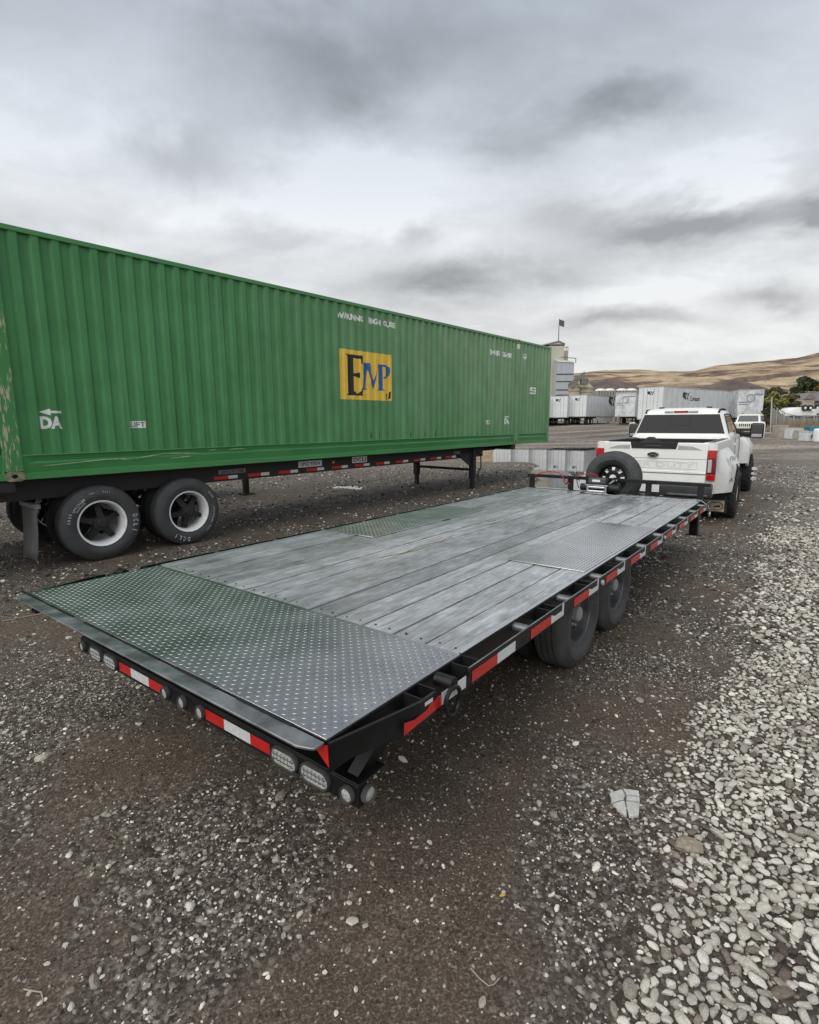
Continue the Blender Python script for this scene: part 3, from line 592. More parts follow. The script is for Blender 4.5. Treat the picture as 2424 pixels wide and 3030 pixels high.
# rails: inner edge beams and outer rub rails, both sides
def side_rail(sg):          # sg +1 right side (y=0 outward -y), -1 left side
    Y = (lambda y: y) if sg > 0 else (lambda y: TW-y)
    def bx(b, x0, x1, y0, y1, z0, z1): ya, yb = sorted((Y(y0), Y(y1))); b.box(x0, x1, ya, yb, z0, z1)
    b = MB(); bx(b, .03, TL, -.006, .004, DK-.12, DK-.002); bx(b, .03, TL, .004, .05, DK-.12, DK-.108); b.build('deck_edge_beam', black, flat, bevel=.002)
    b = MB(); bx(b, .74, TL+.02, -.10, -.090, DK-.082, DK-.004); b.build('rub_rail', black, flat, bevel=.0025)
    b = MB(); bx(b, .84, TL, -.005, .014, DK+.0035, DK+.006); b.build('deck_edge_strip', mat('bright edge', (.55, .555, .56), (.72, .725, .73), 6, .25, .4, metal=.85), flat)
    b = MB(); bx(b, .75, TL+.02, -.0985, -.0915, DK-.0045, DK-.0025); b.build('worn_rail_edge', lipm, flat)
    # tapered tail end of the rail
    b = MB(); x0, x1 = .0, .46
    def pt(x, y, z): return (x, Y(y), z)
    b.hexa([pt(.02, -.010, DK-.085), pt(.02, -.022, DK-.085), pt(.40, -.100, DK-.105), pt(.40, -.088, DK-.105), pt(.02, -.010, DK-.004), pt(.02, -.022, DK-.004), pt(.40, -.100, DK-.004), pt(.40, -.088, DK-.004)])
    b.hexa([pt(.40, -.088, DK-.105), pt(.40, -.100, DK-.105), pt(.50, -.100, DK-.09), pt(.50, -.088, DK-.09), pt(.40, -.088, DK-.004), pt(.40, -.100, DK-.004), pt(.50, -.100, DK-.004), pt(.50, -.088, DK-.004)])
    b.build('tapered_rail_end', black, flat)
    b = MB(); bx(b, .50, .742, -.0995, -.0905, DK-.09, DK-.035); b.build('lower_rail', black, flat)
    # stake pockets and pipe spools between beam and rail
    for x in (.42, .75): 
        b = MB(); bx(b, x, x+.006, -.090, -.006, DK-.09, DK-.004); bx(b, x+.09, x+.096, -.090, -.006, DK-.09, DK-.004); b.build('stake_pocket', black, flat)
    for k in range(10):
        x = 1.62+k*.585
        if x > TL-.1: break
        b = MB()
        for dx in (0, .085): bx(b, x+dx, x+dx+.006, -.090, -.006, DK-.08, DK-.004)
        b.build('stake_pocket', black, flat)
        b = MB(); b.cyl((x-.27, Y(-.090), DK-.03), (x-.27, Y(-.006), DK-.03), .024, 14); b.build('pipe_spool', greysteel, flat)
    # D-ring
    b = MB(); ya, yb = Y(-.115), Y(-.03); b.cyl((.605, ya, DK-.012), (.605, yb, DK-.012), .028, 14); dr = b.build('tie_down_bracket', black, flat, bevel=.002)
    pts = []
    for k in range(20):
        t = k/20*2*math.pi; pts.append((.585+.052*math.sin(t), Y(-.122), DK-.065-.062*math.cos(t)*(1.0 if math.cos(t) > 0 else .8)))
    b = MB(); b.tube(pts, .0095, 8, True); b.build('d_ring', black, flat)
    # tape
    segs = [(.30, .535, 'r'), (.535, .715, 'w'), (.765, .99, 'r'), (.99, 1.17, 'w')]; x = 1.345
    while x < 6.7: segs += [(x, x+.26, 'r'), (x+.26, x+.44, 'w')]; x += .605
    for x0, x1, c_ in segs:
        b = MB(); yo = -.1012
        zt = DK-.023; zb = DK-.073
        ya, yb = Y(yo), Y(yo-.0012)
        if c_ == 'w' and x0 > 1.2: b.prism([(x0, zb), (x1, zb), (x1, zt+.02), (x1-.02, zt+.02), (x1-.025, zt-.018), (x0+.05, zt-.018), (x0, zt)], ya, yb, 'y')
        elif x0 < .35: b.prism([(x0, zb-.012), (x1, zb), (x1, zt-.005), (x0+.16, zt-.012), (x0+.14, zt-.026), (x0+.06, zt-.030), (x0, zt-.015)], ya, yb, 'y')
        else: b.box(x0, x1, min(ya, yb), max(ya, yb), zb, zt)
        b.build('reflective_tape', red_refl if c_ == 'r' else white_refl, flat, smooth=0)
    b = MB(); ya, yb = Y(-.1012), Y(-.1024); b.box(.425, .475, min(ya, yb), max(ya, yb), DK-.030, DK-.016); b.build('white_sticker', white_refl, flat, smooth=0)
    # small round side marker lights
    for x in (2.47, 4.3):
        b = MB(); b.cyl((x, Y(-.095), DK-.045), (x, Y(-.112), DK-.045), .018, 12); b.build('marker_light', clear_lens, flat)
    # crossmembers ends below
side_rail(1); side_rail(-1)
# triangular red reflectors on the rail ends
b = MB(); b.add([(.018, -.014, DK-.012), (.018, .055, DK-.030), (.018, -.018, DK-.085), (.014, -.014, DK-.012), (.014, .055, DK-.030), (.014, -.018, DK-.085)], [(0, 1, 2), (3, 5, 4), (0, 3, 4, 1), (1, 4, 5, 2), (2, 5, 3, 0)]); b.build('corner_reflector', red_refl, flat, smooth=0)
# underframe
for y in (.62, TW-.62):
    b = MB(); b.prism([(.42, DK-.12), (TL+.1, DK-.12), (TL+.1, DK-.34), (1.0, DK-.34), (.42, DK-.2)], y-.05, y+.05, 'y'); b.build('main_beam', black, flat)
for k in range(12):
    x = .35+k*.57; b = MB(); b.box(x, x+.05, .05, TW-.05, DK-.118, DK-.036); b.build('cross_member', frameblk, flat)
# rear light bar
BS, BT, BB = .25, DK-.335, DK-.425
b = MB(); b.box(BS, BS+.05, .075, TW-.07, BB, BT); b.box(BS+.002, BS+.16, .075, TW-.07, BT, BT+.008); b.build('light_bar', black, flat, bevel=.003)
for y in (.14, TW-.14):
    s = 1 if y < 1 else -1
    b = MB(); b.hexa([(BS+.03, y-.03, BT), (BS+.13, y-.03, BT), (BS+.13, y+.03, BT), (BS+.03, y+.03, BT), (.44, y-.06*s-.03, DK-.12), (.60, y-.06*s-.03, DK-.12), (.60, y-.06*s+.03, DK-.12), (.44, y-.06*s+.03, DK-.12)]); b.build('bar_strut', black, flat, bevel=.003)
b = MB(); b.prism([(BS+.16, BT), (.8, DK-.13), (.8, DK-.2), (BS+.16, BB)], .35, TW-.35, 'y'); b.build('under_pan', blackflat, flat)
zc = (BT+BB)/2
def oval_light(y, hw=.083, hh=.040):
    def ring(hw, hh, n=12): 
        P = []
        for k in range(n+1): a = -math.pi/2+math.pi*k/n; P.append((hw-hh+hh*math.cos(a), hh*math.sin(a)))
        return P+[(-p, -q) for p, q in P]
    b = MB(); A = ring(hw, hh); n = len(A); vs = []
    for sc_, dx in ((1, 0), (1, -.014), (.90, -.020), (.80, -.014)):
        vs += [(BS+dx, y+p*(1 if sc_ == 1 else (hw-(1-sc_)*hh)/hw), zc+q*sc_) for p, q in A]
    b.add(vs, [(r*n+i, r*n+(i+1) % n, (r+1)*n+(i+1) % n, (r+1)*n+i) for r in range(3) for i in range(n)]); o = b.build('oval_light', rubberdust, flat)
    b = MB(); vs = [(BS-.013, y+p*.9, zc+q*.84) for p, q in A]; b.add(vs, [tuple(range(n))])
    b.build('lens', clear_lens, o)
    b = MB()
    for i in range(6):
        for j in range(2): b.lathe([(.0001, -.006), (.006, -.005), (.0095, 0)], (BS-.0135, y-.055+i*.022, zc-.010+j*.021), 8, False, 'x')
    b.build('led', chrome, o)
def round_light(y, r=.034, ax='x', x=None):
    b = MB(); 
    if ax == 'x':
        b.lathe([(r, 0), (r, -.016), (r*.88, -.022), (r*.74, -.015), (r*.74, 0)], (BS, y, zc), 24, True, 'x'); o = b.build('round_light', rubberdust, flat)
        b = MB(); b.lathe([(.0001, -.019), (r*.4, -.018), (r*.74, -.014)], (BS, y, zc), 20, False, 'x'); b.build('lens', clear_lens, o)
    else:
        s = -1 if y < 1 else 1; b.lathe([(r, 0), (r, s*.016), (r*.88, s*.022), (r*.74, s*.015), (r*.74, 0)], (x, y, zc), 24); o = b.build('round_light', rubberdust, flat)
        b = MB(); b.lathe([(.0001, s*.019), (r*.4, s*.018), (r*.74, s*.014)], (x, y, zc), 20, False); b.build('lens', clear_lens, o)
for y in (.30, .485): oval_light(y)
for y in (TW-.30, TW-.485): oval_light(y)
for y in (.125, 1.10, 1.26, 1.42, TW-.115): round_light(y)
round_light(.073, .036, 'y', BS+.045); round_light(TW-.068, .036, 'y', BS+.045)
for y0, y1, c_ in ((.585, .72, 'r'), (.72, .915, 'w'), (.915, 1.065, 'r')):
    for m_ in (0, 1):
        a, e_ = (y0, y1) if not m_ else (TW-y1, TW-y0); b = MB(); b.box(BS-.0025, BS-.0012, a, e_, zc-.026, zc+.026); b.build('reflective_tape', red_refl if c_ == 'r' else white_refl, flat, smooth=0)
# axles and wheels
for x in (2.76, 3.66):
    zw = .40+TP*x
    b = MB(); b.cyl((x, .25, zw), (x, TW-.25, zw), .05, 12); b.build('axle', frameblk, flat)
    for sd, yc in ((-1, .235), (1, TW-.235)):
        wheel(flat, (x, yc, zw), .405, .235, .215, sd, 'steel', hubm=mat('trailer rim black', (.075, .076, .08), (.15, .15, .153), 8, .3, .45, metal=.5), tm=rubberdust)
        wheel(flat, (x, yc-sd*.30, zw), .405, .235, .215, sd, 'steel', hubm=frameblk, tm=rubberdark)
# header rail at the nose
b = MB(); b.box(TL-.012, TL+.012, -.02, TW+.02, DK-.10, DK+.008); b.build('front_edge_beam', black, flat, bevel=.002)
b = MB(); b.box(TL-.005, TL+.055, -.075, TW+.03, DK+.175, DK+.222); b.build('header_rail', black, flat, bevel=.004)
for y in (.0, .665, 1.80, TW-.08):
    b = MB(); b.box(TL+.0, TL+.05, y, y+.075, DK-.1, DK+.175); b.build('header_post', black, flat, bevel=.003)
b = MB(); b.box(6.78, 6.90, .0, .10, DK-.43, DK-.1); b.box(6.74, 6.94, -.06, .13, DK-.445, DK-.43); b.build('support_leg', black, flat, bevel=.003)
b = MB(); b.box(6.78, 6.90, TW-.10, TW, DK-.43, DK-.1); b.box(6.74, 6.94, TW-.13, TW+.06, DK-.445, DK-.43); b.build('support_leg', black, flat, bevel=.003)
# tongue
for s in (-1, 1):
    b = MB(); y0 = TW/2+s*.55; b.hexa([(TL, y0-.05, DK-.38), (9.1, TW/2-.04, DK-.36), (9.1, TW/2+.04, DK-.36), (TL, y0+.05, DK-.38), (TL, y0-.05, DK-.22), (9.1, TW/2-.04, DK-.2), (9.1, TW/2+.04, DK-.2), (TL, y0+.05, DK-.22)]); b.build('tongue_beam', black, flat)
b = MB(); b.box(9.02, 9.45, TW/2-.055, TW/2+.055, DK-.33, DK-.22); b.build('coupler', black, flat, bevel=.01)
b = MB(); b.cyl((8.6, TW/2, .12), (8.6, TW/2, DK+.1), .04, 12); b.cyl((8.6, TW/2, .09), (8.6, TW/2, .12), .10, 14); b.build('tongue_jack', black, flat)
# spare wheel carried upright on the tongue behind the header
b = MB(); b.box(7.40, 7.44, 1.24, 1.30, DK-.25, DK+.20); b.build('spare_post', black, flat)
sp = wheel(flat, (7.30, 1.27, DK+.205), .405, .225, .215, -1, 'steel', name='spare_wheel', hubm=black, tm=rubber, rot=(0, 0, -math.pi/2))
for o_ in [c_ for c_ in bpy.data.objects if c_.parent == sp and c_.name.split('.')[0] in ('vent_hole', 'hub')]: bpy.data.objects.remove(o_)
b = MB(); b.lathe([(.229, -.10), (.229, -.09), (.203, -.088), (.196, -.05), (.190, -.015), (.165, -.012), (.165, .0), (.196, .0), (.20, .09), (.225, .098), (.215, .06), (.213, -.07)], seg=40)
b.lathe([(.052, -.040), (.112, -.036), (.112, -.028), (.052, -.030)], seg=32)
for k in range(8):
    a = (k+.5)*math.pi/4; M_ = Matrix.Rotation(-a, 4, 'Y'); b.hexa([M_ @ Vector(p_) for p_ in ((.108, -.036, -.026), (.170, -.013, -.042), (.170, -.013, .042), (.108, -.036, .026), (.108, -.028, -.026), (.170, -.004, -.042), (.170, -.004, .042), (.108, -.028, .026))])
    b.cyl((.082*math.cos(a), -.038, .082*math.sin(a)), (.082*math.cos(a), -.052, .082*math.sin(a)), .010, 6)
tmp = b.build('tmp', black, None); sp.data = tmp.data; bpy.data.objects.remove(tmp)
sp['label'] = 'upright spare wheel on black steel rim behind the header rail'
# plate under winch and small things on the deck front
b = MB(); b.box(TL-.010, TL+.02, 1.85, TW-.12, DK+.008, DK+.012); b.build('front_strip', white_refl, flat, smooth=0)
paintm = mat('old paint scuff', (.62, .62, .58), (.30, .30, .28), 30, .7, lo=.45, hi=.6)
yellowm = mat('yellow scuff', (.42, .34, .10), (.20, .18, .12), 40, .7, lo=.42, hi=.6)
for nm, pts, w, mtx in (('paint_streak', [(2.35, 1.52), (2.7, 1.50), (3.05, 1.50)], .010, paintm), ('paint_streak', [(3.6, 1.45), (3.9, 1.44), (4.2, 1.45)], .009, paintm), ('yellow_streak', [(1.95, 1.42), (2.2, 1.36), (2.45, 1.40), (2.75, 1.37), (2.95, 1.40)], .009, yellowm), ('paint_streak', [(6.1, 1.90), (6.9, 1.92)], .018, paintm), ('paint_streak', [(4.55, .63), (5.4, .615)], .02, paintm)):
    b = MB(); P = [[(x, y-w, DK+.0022), (x, y+w*RNG.uniform(.4, 1), DK+.0022)] for x, y in pts]; b.grid(P); b.build(nm, mtx, flat, smooth=0)

# winch on the deck by the header
def tl(x, y, z=0): return flat.matrix_basis @ Vector((x, y, z))
bpy.context.view_layer.update()
wn = thing('winch', 'black electric winch with steel roller fairlead in front of the header rail', 'winch', tl(6.86, 1.33, DK)); wn.rotation_euler = flat.rotation_euler
b = MB(); b.box(-.10, .10, -.22, .26, .0, .012); b.build('base_plate', black, wn)
b = MB(); b.cyl((.02, .10, .085), (.02, .285, .085), .052, 18); b.build('motor', black, wn, bevel=.006)
b = MB(); b.cyl((.02, -.10, .085), (.02, .10, .085), .042, 18); b.build('drum', greysteel, wn)
b = MB(); b.cyl((.02, -.29, .085), (.02, -.10, .085), .074, 18); b.build('gearbox', black, wn, bevel=.008)
b = MB(); b.box(-.06, .09, -.10, .16, .145, .235); b.build('control_box', charcoal, wn, bevel=.018)
b = MB(); b.box(-.0635, -.061, -.02, .095, .180, .212); b.build('label_plate', white_refl, wn, smooth=0)
for z in (.045, .105):
    b = MB(); b.cyl((-.10, -.10, z), (-.10, .13, z), .019, 14); b.build('roller', chrome, wn)
for y in (-.115, .145):
    b = MB(); b.cyl((-.10, y, .012), (-.10, y, .138), .019, 14); b.build('roller', chrome, wn)
b = MB(); b.box(-.118, -.07, -.15, .18, .008, .024); b.box(-.118, -.07, -.15, .18, .128, .142); b.build('fairlead_frame', chrome, wn, bevel=.002)
b = MB(); b.cyl((.0, -.14, .155), (.0, -.20, .205), .017, 10); b.cyl((0, -.20, .205), (-.02, -.24, .215), .010, 8); b.build('clutch_lever', chrome, wn)
ropem = mat('steel rope', (.42, .43, .44), (.25, .25, .26), 60, .45, metal=.7)
cab = MB(); cab.tube([tl(6.76, 1.30, DK+.05), tl(6.70, 1.22, DK+.014), tl(6.72, .9, DK+.010), tl(6.76, .5, DK+.011), tl(6.80, .16, DK+.012), tl(6.80, .06, DK+.028), tl(6.76, -.02, DK+.018), tl(6.74, -.105, DK-.03), tl(6.73, -.115, DK-.075)], .007, 8)
hk = cab.build('winch_cable', ropem); tag(hk, 'grey steel winch cable run along the deck nose and over the rail with hook', 'cable')
b = MB(); q = tl(6.73, -.125, DK-.12); pts = [q+td*(.045*math.sin(t))+Vector((0, 0, .045*math.cos(t))) for t in np.linspace(-.4, 4.6, 14)]; b.tube(pts, .014, 8); b.build('hook', chrome, hk)
b = MB(); b.tube([tl(6.98, 2.40, DK+.20), tl(6.95, 2.30, DK+.25), tl(6.95, 2.15, DK+.285), tl(6.97, 2.0, DK+.27), tl(6.97, 1.92, DK+.19), tl(6.96, 1.86, DK+.13), tl(6.97, 1.82, DK+.10)], .008, 7); o = b.build('red_battery_cable', wirered); tag(o, 'red battery cable looped over the left end of the header rail', 'cable')
b = MB(); b.tube([tl(7.0, 1.70, DK+.22), tl(6.98, 1.60, DK+.27), tl(6.96, 1.50, DK+.285), tl(6.92, 1.40, DK+.26), tl(6.88, 1.36, DK+.235)], .007, 7); o = b.build('red_winch_lead', wirered); tag(o, 'short red lead running from header rail into winch control box', 'cable')
b = MB()
for dx, r_ in ((0, .055), (.01, .062)):
    b.tube([tl(6.96+dx, 1.88+r_*math.cos(t)*.6, DK+.16+r_*math.sin(t)) for t in np.linspace(0, 6.28, 18)], .006, 6)
b.tube([tl(6.97, 1.68, DK+.05), tl(6.95, 1.72, DK+.20), tl(6.96, 1.76, DK+.26), tl(6.98, 1.82, DK+.24), tl(6.97, 1.80, DK+.19)], .006, 6)
o = b.build('black_cable_coil', blackflat); tag(o, 'coil of thin black cable hanging on the header rail left of the winch', 'cable')

# ------------------------------------------------------------------ green container
CA = .6996; CROT = math.pi/2-CA; CB = CAMZ-.6743; CH = 2.897
cont = thing('shipping_container', 'long green corrugated shipping container with yellow logo panel', 'container', (-4.6651, 6.3415, CB), CROT)
def green_material():
    mt = bpy.data.materials.new('container green'); mt.use_nodes = True; nt = mt.node_tree; N = nt.nodes.new; L = nt.links.new; b = nt.nodes['Principled BSDF']
    tc = N('ShaderNodeTexCoord')
    def noise(scale, st, det=6):
        mp = N('ShaderNodeMapping'); mp.inputs['Scale'].default_value = st; L(tc.outputs['Object'], mp.inputs[0]); n = N('ShaderNodeTexNoise'); n.inputs['Scale'].default_value = scale; n.inputs['Detail'].default_value = det; n.inputs['Roughness'].default_value = .6; L(mp.outputs[0], n.inputs['Vector']); return n.outputs['Fac']
    def ramp(src, *st):
        r = N('ShaderNodeValToRGB'); e = r.color_ramp.elements; e[0].position, e[1].position = st[0][0], st[-1][0]; e[0].color = (*st[0][1], 1); e[1].color = (*st[-1][1], 1)
        for p, c in st[1:-1]: k = e.new(p); k.color = (*c, 1)
        L(src, r.inputs[0]); return r.outputs[0]
    def mix(f, a, c, bt='MIX'):
        n = N('ShaderNodeMix'); n.data_type = 'RGBA'; n.blend_type = bt
        if isinstance(f, float): n.inputs[0].default_value = f
        else: L(f, n.inputs[0])
        L(a, n.inputs[6]); L(c, n.inputs[7]); return n.outputs[2]
    base = ramp(noise(1.2, (1, 1, .25)), (.3, (.058, .235, .075)), (.7, (.080, .285, .105)))
    haze_green = ramp(noise(3.0, (.8, 1, .35), 8), (.2, (.19, .33, .175)), (.8, (.29, .42, .26)))
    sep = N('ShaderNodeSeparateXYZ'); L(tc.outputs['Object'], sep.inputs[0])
    # pale haze painted into the green towards the nose of the box, streaky
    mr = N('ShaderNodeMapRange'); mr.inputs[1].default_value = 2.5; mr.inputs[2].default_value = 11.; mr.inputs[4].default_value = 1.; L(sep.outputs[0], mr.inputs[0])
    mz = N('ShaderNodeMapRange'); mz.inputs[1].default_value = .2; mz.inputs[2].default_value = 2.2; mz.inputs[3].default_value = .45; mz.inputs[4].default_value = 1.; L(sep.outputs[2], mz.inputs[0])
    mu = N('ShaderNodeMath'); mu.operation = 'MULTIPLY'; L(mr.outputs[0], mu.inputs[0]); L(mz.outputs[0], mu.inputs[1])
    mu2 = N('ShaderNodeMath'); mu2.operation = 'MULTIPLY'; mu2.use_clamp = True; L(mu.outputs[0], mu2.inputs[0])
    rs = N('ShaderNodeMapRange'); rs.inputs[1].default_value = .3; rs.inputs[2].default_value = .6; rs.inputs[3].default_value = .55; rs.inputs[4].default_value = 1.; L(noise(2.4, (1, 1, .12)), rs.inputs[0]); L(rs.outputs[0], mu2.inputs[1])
    col = mix(mu2.outputs[0], base, haze_green)
    drip = ramp(noise(1., (9, 9, .5), 5), (.54, (1, 1, 1)), (.72, (.50, .53, .48)))
    col = mix(.5, col, drip, 'MULTIPLY')
    grime = ramp(noise(2.2, (1.2, 1, .8), 8), (.35, (.70, .72, .66)), (.6, (1.06, 1.06, 1.06))); col = mix(.5, col, grime, 'MULTIPLY')
    rust = ramp(noise(26, (1, 1, .5), 6), (.70, (0, 0, 0)), (.73, (1, 1, 1))); rc = ramp(noise(80, (1, 1, 1)), (.3, (.05, .03, .02)), (.7, (.20, .20, .13)))
    col = mix(rust, col, rc)
    L(col, b.inputs['Base Color']); b.inputs['Roughness'].default_value = .48; b.inputs['Specular IOR Level'].default_value = .4
    bp = N('ShaderNodeBump'); bp.inputs['Strength'].default_value = .25; bp.inputs['Distance'].default_value = .02; L(noise(1.6, (1, 1, .7), 3), bp.inputs['Height']); L(bp.outputs[0], b.inputs['Normal'])
    return mt
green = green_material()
worn = mat('worn green post', (.052, .225, .065), (.46, .45, .28), 16, .6, .85, stretch=(2.2, 2.2, .35), lo=.535, hi=.60, detail=9)
rail_g = mat('rail green', (.040, .215, .055), (.058, .25, .075), 3, .32, .45, stretch=(.3, 1, 1), coat=.2)
XA, XB = -2.08, 14.07; YO = .014; DP = .036; PER = .2143; PH0 = .309
prof = [(0, 0), (.070, 0), (.107, DP), (.177, DP)]       # over one period, from outward edge
def cdepth(x):
    t = (x-PH0+.072+PER*40) % PER
    if t < .070: return YO
    if t < .107: return YO+DP*(t-.070)/.037
    if t < .177: return YO+DP
    return YO+DP*(1-(t-.177)/(PER-.177))
def cbreaks(a, b):
    out = []
    k0 = int((a-PH0)/PER)-2
    for k in range(k0, k0+int((b-a)/PER)+5):
        for t in (0, .070, .107, .177):
            x = PH0-.072+k*PER+t
            if a < x < b: out.append(x)
    return out
Z0, Z1 = .305, CH-.055
posts = [(-.095, .095), (11.89, 12.08)]
segs = [(XA+.12, -.095), (.095, 11.89), (12.08, XB-.13)]
for a, b_ in segs:
    xs = [a]+cbreaks(a, b_)+[b_]; P = []
    for x in xs: d = cdepth(x); P.append([(x, d, Z0), (x, d, (Z0+Z1)/2), (x, d, Z1)])
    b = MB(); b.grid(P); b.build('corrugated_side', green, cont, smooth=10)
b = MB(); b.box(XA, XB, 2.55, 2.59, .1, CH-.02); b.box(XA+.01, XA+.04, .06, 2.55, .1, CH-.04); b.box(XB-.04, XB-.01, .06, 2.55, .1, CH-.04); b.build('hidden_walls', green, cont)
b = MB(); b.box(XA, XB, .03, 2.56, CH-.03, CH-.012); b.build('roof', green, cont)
b = MB(); b.box(XA, XB, .06, 2.55, .08, .14); b.build('floor', frameblk, cont)
b = MB(); b.box(XA, XB, .002, .065, CH-.06, CH); b.build('top_rail', rail_g, cont, bevel=.006)
for k, (a, b_) in enumerate(posts):
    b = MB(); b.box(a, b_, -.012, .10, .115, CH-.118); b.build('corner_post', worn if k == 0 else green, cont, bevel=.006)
    for z in (.0, CH-.115):
        b = MB(); x0, x1 = a, b_+0; c = (a+b_)/2; zc_ = z+.058
        # casting with an oval hole: outer box and a face ring
        n = 16; ring = []; outer = []
        for i in range(n):
            t = 2*math.pi*i/n; ring.append((c+.032*math.cos(t), zc_+.026*math.sin(t)))
            cx_, sx_ = math.cos(t), math.sin(t); s_ = 1/max(abs(cx_)/.097, abs(sx_)/.058); outer.append((c+cx_*s_, zc_+sx_*s_))
        vs = [(p, -.018, q_) for p, q_ in outer]+[(p, -.018, q_) for p, q_ in ring]+[(p, .02, q_) for p, q_ in ring]+[(p, .16, q_) for p, q_ in outer]
        fs = []
        for i in range(n): j_ = (i+1) % n; fs += [(i, j_, n+j_, n+i), (n+i, n+j_, 2*n+j_, 2*n+i), (i, 3*n+i, 3*n+j_, j_)]
        b.add(vs, fs); b.build('corner_casting', mat('worn casting', (.30, .28, .17), (.10, .13, .07), 22, .75, lo=.4, hi=.65), cont, smooth=25)
        b = MB(); b.add([(p, .018, q_) for p, q_ in ring], [tuple(range(n))]); b.build('casting_hole', blackflat, cont, smooth=0)
    if k == 1:
        b = MB(); b.box(a+.02, b_-.01, -.016, -.0125, CH-.25, CH-.12); b.build('white_mark', letter, cont, smooth=0)
for a, b_ in ((XA, XA+.12), (XB-.13, XB)):
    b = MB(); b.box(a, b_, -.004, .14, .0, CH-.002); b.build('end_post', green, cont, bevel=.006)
# bottom side rail, in three lengths between the posts
for a, b_ in ((XA+.121, -.096), (.096, 11.889), (12.081, XB-.131)):
    P = []; fp = [(.045, Z0+.004), (.000, Z0+.004), (-.002, Z0-.010), (.022, Z0-.018), (.030, .225), (.014, .200), (.026, .095), (.004, .085), (.002, .012), (.05, .010)]
    n = max(2, int((b_-a)/.6)); off = .14
    for x in np.linspace(a, b_, n):
        w = RNG.normal(0, .0016) if a < 1 < b_ and a < x < b_ else 0
        P.append([(x, y+w, z+w) for y, z in fp])
    b = MB(); b.grid(P); b.build('bottom_rail', rail_g, cont, smooth=20)
    for xe, s in ((a, 1), (b_, -1)):
        b = MB(); b.add([(xe, -.003, .012), (xe, -.003, Z0), (xe+s*.14, .02, Z0-.02), (xe+s*.02, .02, .09)], [(0, 1, 2, 3)]); b.build('rail_gusset', rail_g, cont, smooth=0)
# fork scrapes on the bottom rail
scr = mat('bare scrape', (.50, .55, .32), (.20, .34, .14), 60, .5, lo=.4, hi=.6, stretch=(.2, 1, 1))
for pts in ([(.30, .165), (.7, .185), (1.0, .205), (1.28, .200)], [(1.22, .185), (1.5, .205), (1.8, .245), (2.1, .235), (2.35, .220)], [(2.85, .255), (3.0, .262), (3.15, .250)], [(1.9, .17), (2.2, .185)], [(2.5, .26), (2.62, .262)]):
    P = []
    for i, (x, z) in enumerate(pts): w = .0015+.005*math.sin(math.pi*(i+.3)/len(pts)); P.append([(x, .008, z-w*1.2), (x, .008, z+w)])
    MB().grid(P).build('scrape', scr, cont, smooth=0)
# painted marks that follow the corrugation
def painted(name, V2, F2, mt, lift=.0022):
    bm = bmesh.new(); vv = [bm.verts.new((x, 0, z)) for x, z in V2]
    for f in F2:
        try: bm.faces.new([vv[i] for i in f])
        except ValueError: pass
    x0 = min(v[0] for v in V2); x1 = max(v[0] for v in V2)
    for x in cbreaks(x0, x1):
        bmesh.ops.bisect_plane(bm, geom=bm.verts[:]+bm.edges[:]+bm.faces[:], plane_co=(x, 0, 0), plane_no=(1, 0, 0))
    for v in bm.verts: v.co.y = cdepth(v.co.x)-lift
    bmesh.ops.recalc_face_normals(bm, faces=bm.faces)
    me = bpy.data.meshes.new(name); bm.to_mesh(me); bm.free(); me.materials.append(mt)
    o = bpy.data.objects.new(name, me); COL.objects.link(o); o.parent = cont; return o
def paint_text(txt, x, z, h, w, bold=.05, mt=None, name='lettering'):
    vs, fs = text_geo(txt, h, bold, w); return painted(name, [(x+a, z+c_) for a, c_ in vs], fs, mt or letter)
paint_text('DA', .335, .610, .152, .235); painted('arrow', [(.335, .815), (.45, .855), (.445, .830), (.575, .828), (.575, .800), (.445, .800), (.45, .775)], [(0, 1, 2, 5, 6), (2, 3, 4, 5)], letter)
def sign(x, z, w, h, txt, th):
    painted('sign_panel', [(x, z), (x+w, z), (x+w, z+h), (x, z+h)], [(0, 1, 2, 3)], letter); vs, fs = text_geo(txt, th, .01, w*.86); painted('lettering', [(x+w*.07+a, z+(h-th)/2+c_) for a, c_ in vs], fs, ink, .0040)
sign(1.386, .608, .20, .092, 'LIFT', .062); sign(10.453, .59, .19, .105, 'LIFT', .07)
paint_text('DA', 11.37, .585, .165, .24); painted('arrow', [(11.60, .785), (11.52, .822), (11.525, .80), (11.37, .80), (11.37, .77), (11.525, .77), (11.52, .75)], [(0, 1, 2, 5, 6), (2, 3, 4, 5)], letter)
paint_text('WARNING', 5.24, 2.575, .112, .69); paint_text('HIGH CUBE', 6.05, 2.575, .112, .81)
paint_text('EMHU', 10.54, 2.375, .135, .56); paint_text('26480', 11.16, 2.375, .135, .56); paint_text('WP', 12.30, 2.41, .10, .26); painted('arrow', [(12.32, 2.53), (12.56, 2.53), (12.52, 2.555), (12.36, 2.545)], [(0, 1, 2, 3)], letter); paint_text('53', 12.82, 1.45, .20, .34, .03)
yel = mat('logo yellow', (.86, .58, .075), (.78, .50, .05), 6, .55); blu = mat('logo blue', (.020, .105, .30), (.03, .14, .36), 8, .55)
painted('logo_panel', [(5.285, 1.10), (6.71, 1.10), (6.71, 2.03), (5.285, 2.03)], [(0, 1, 2, 3)], yel)
def P2(pts, ox, oz, sx, sz): return [(ox+p*sx, oz+q_*sz) for p, q_ in pts]
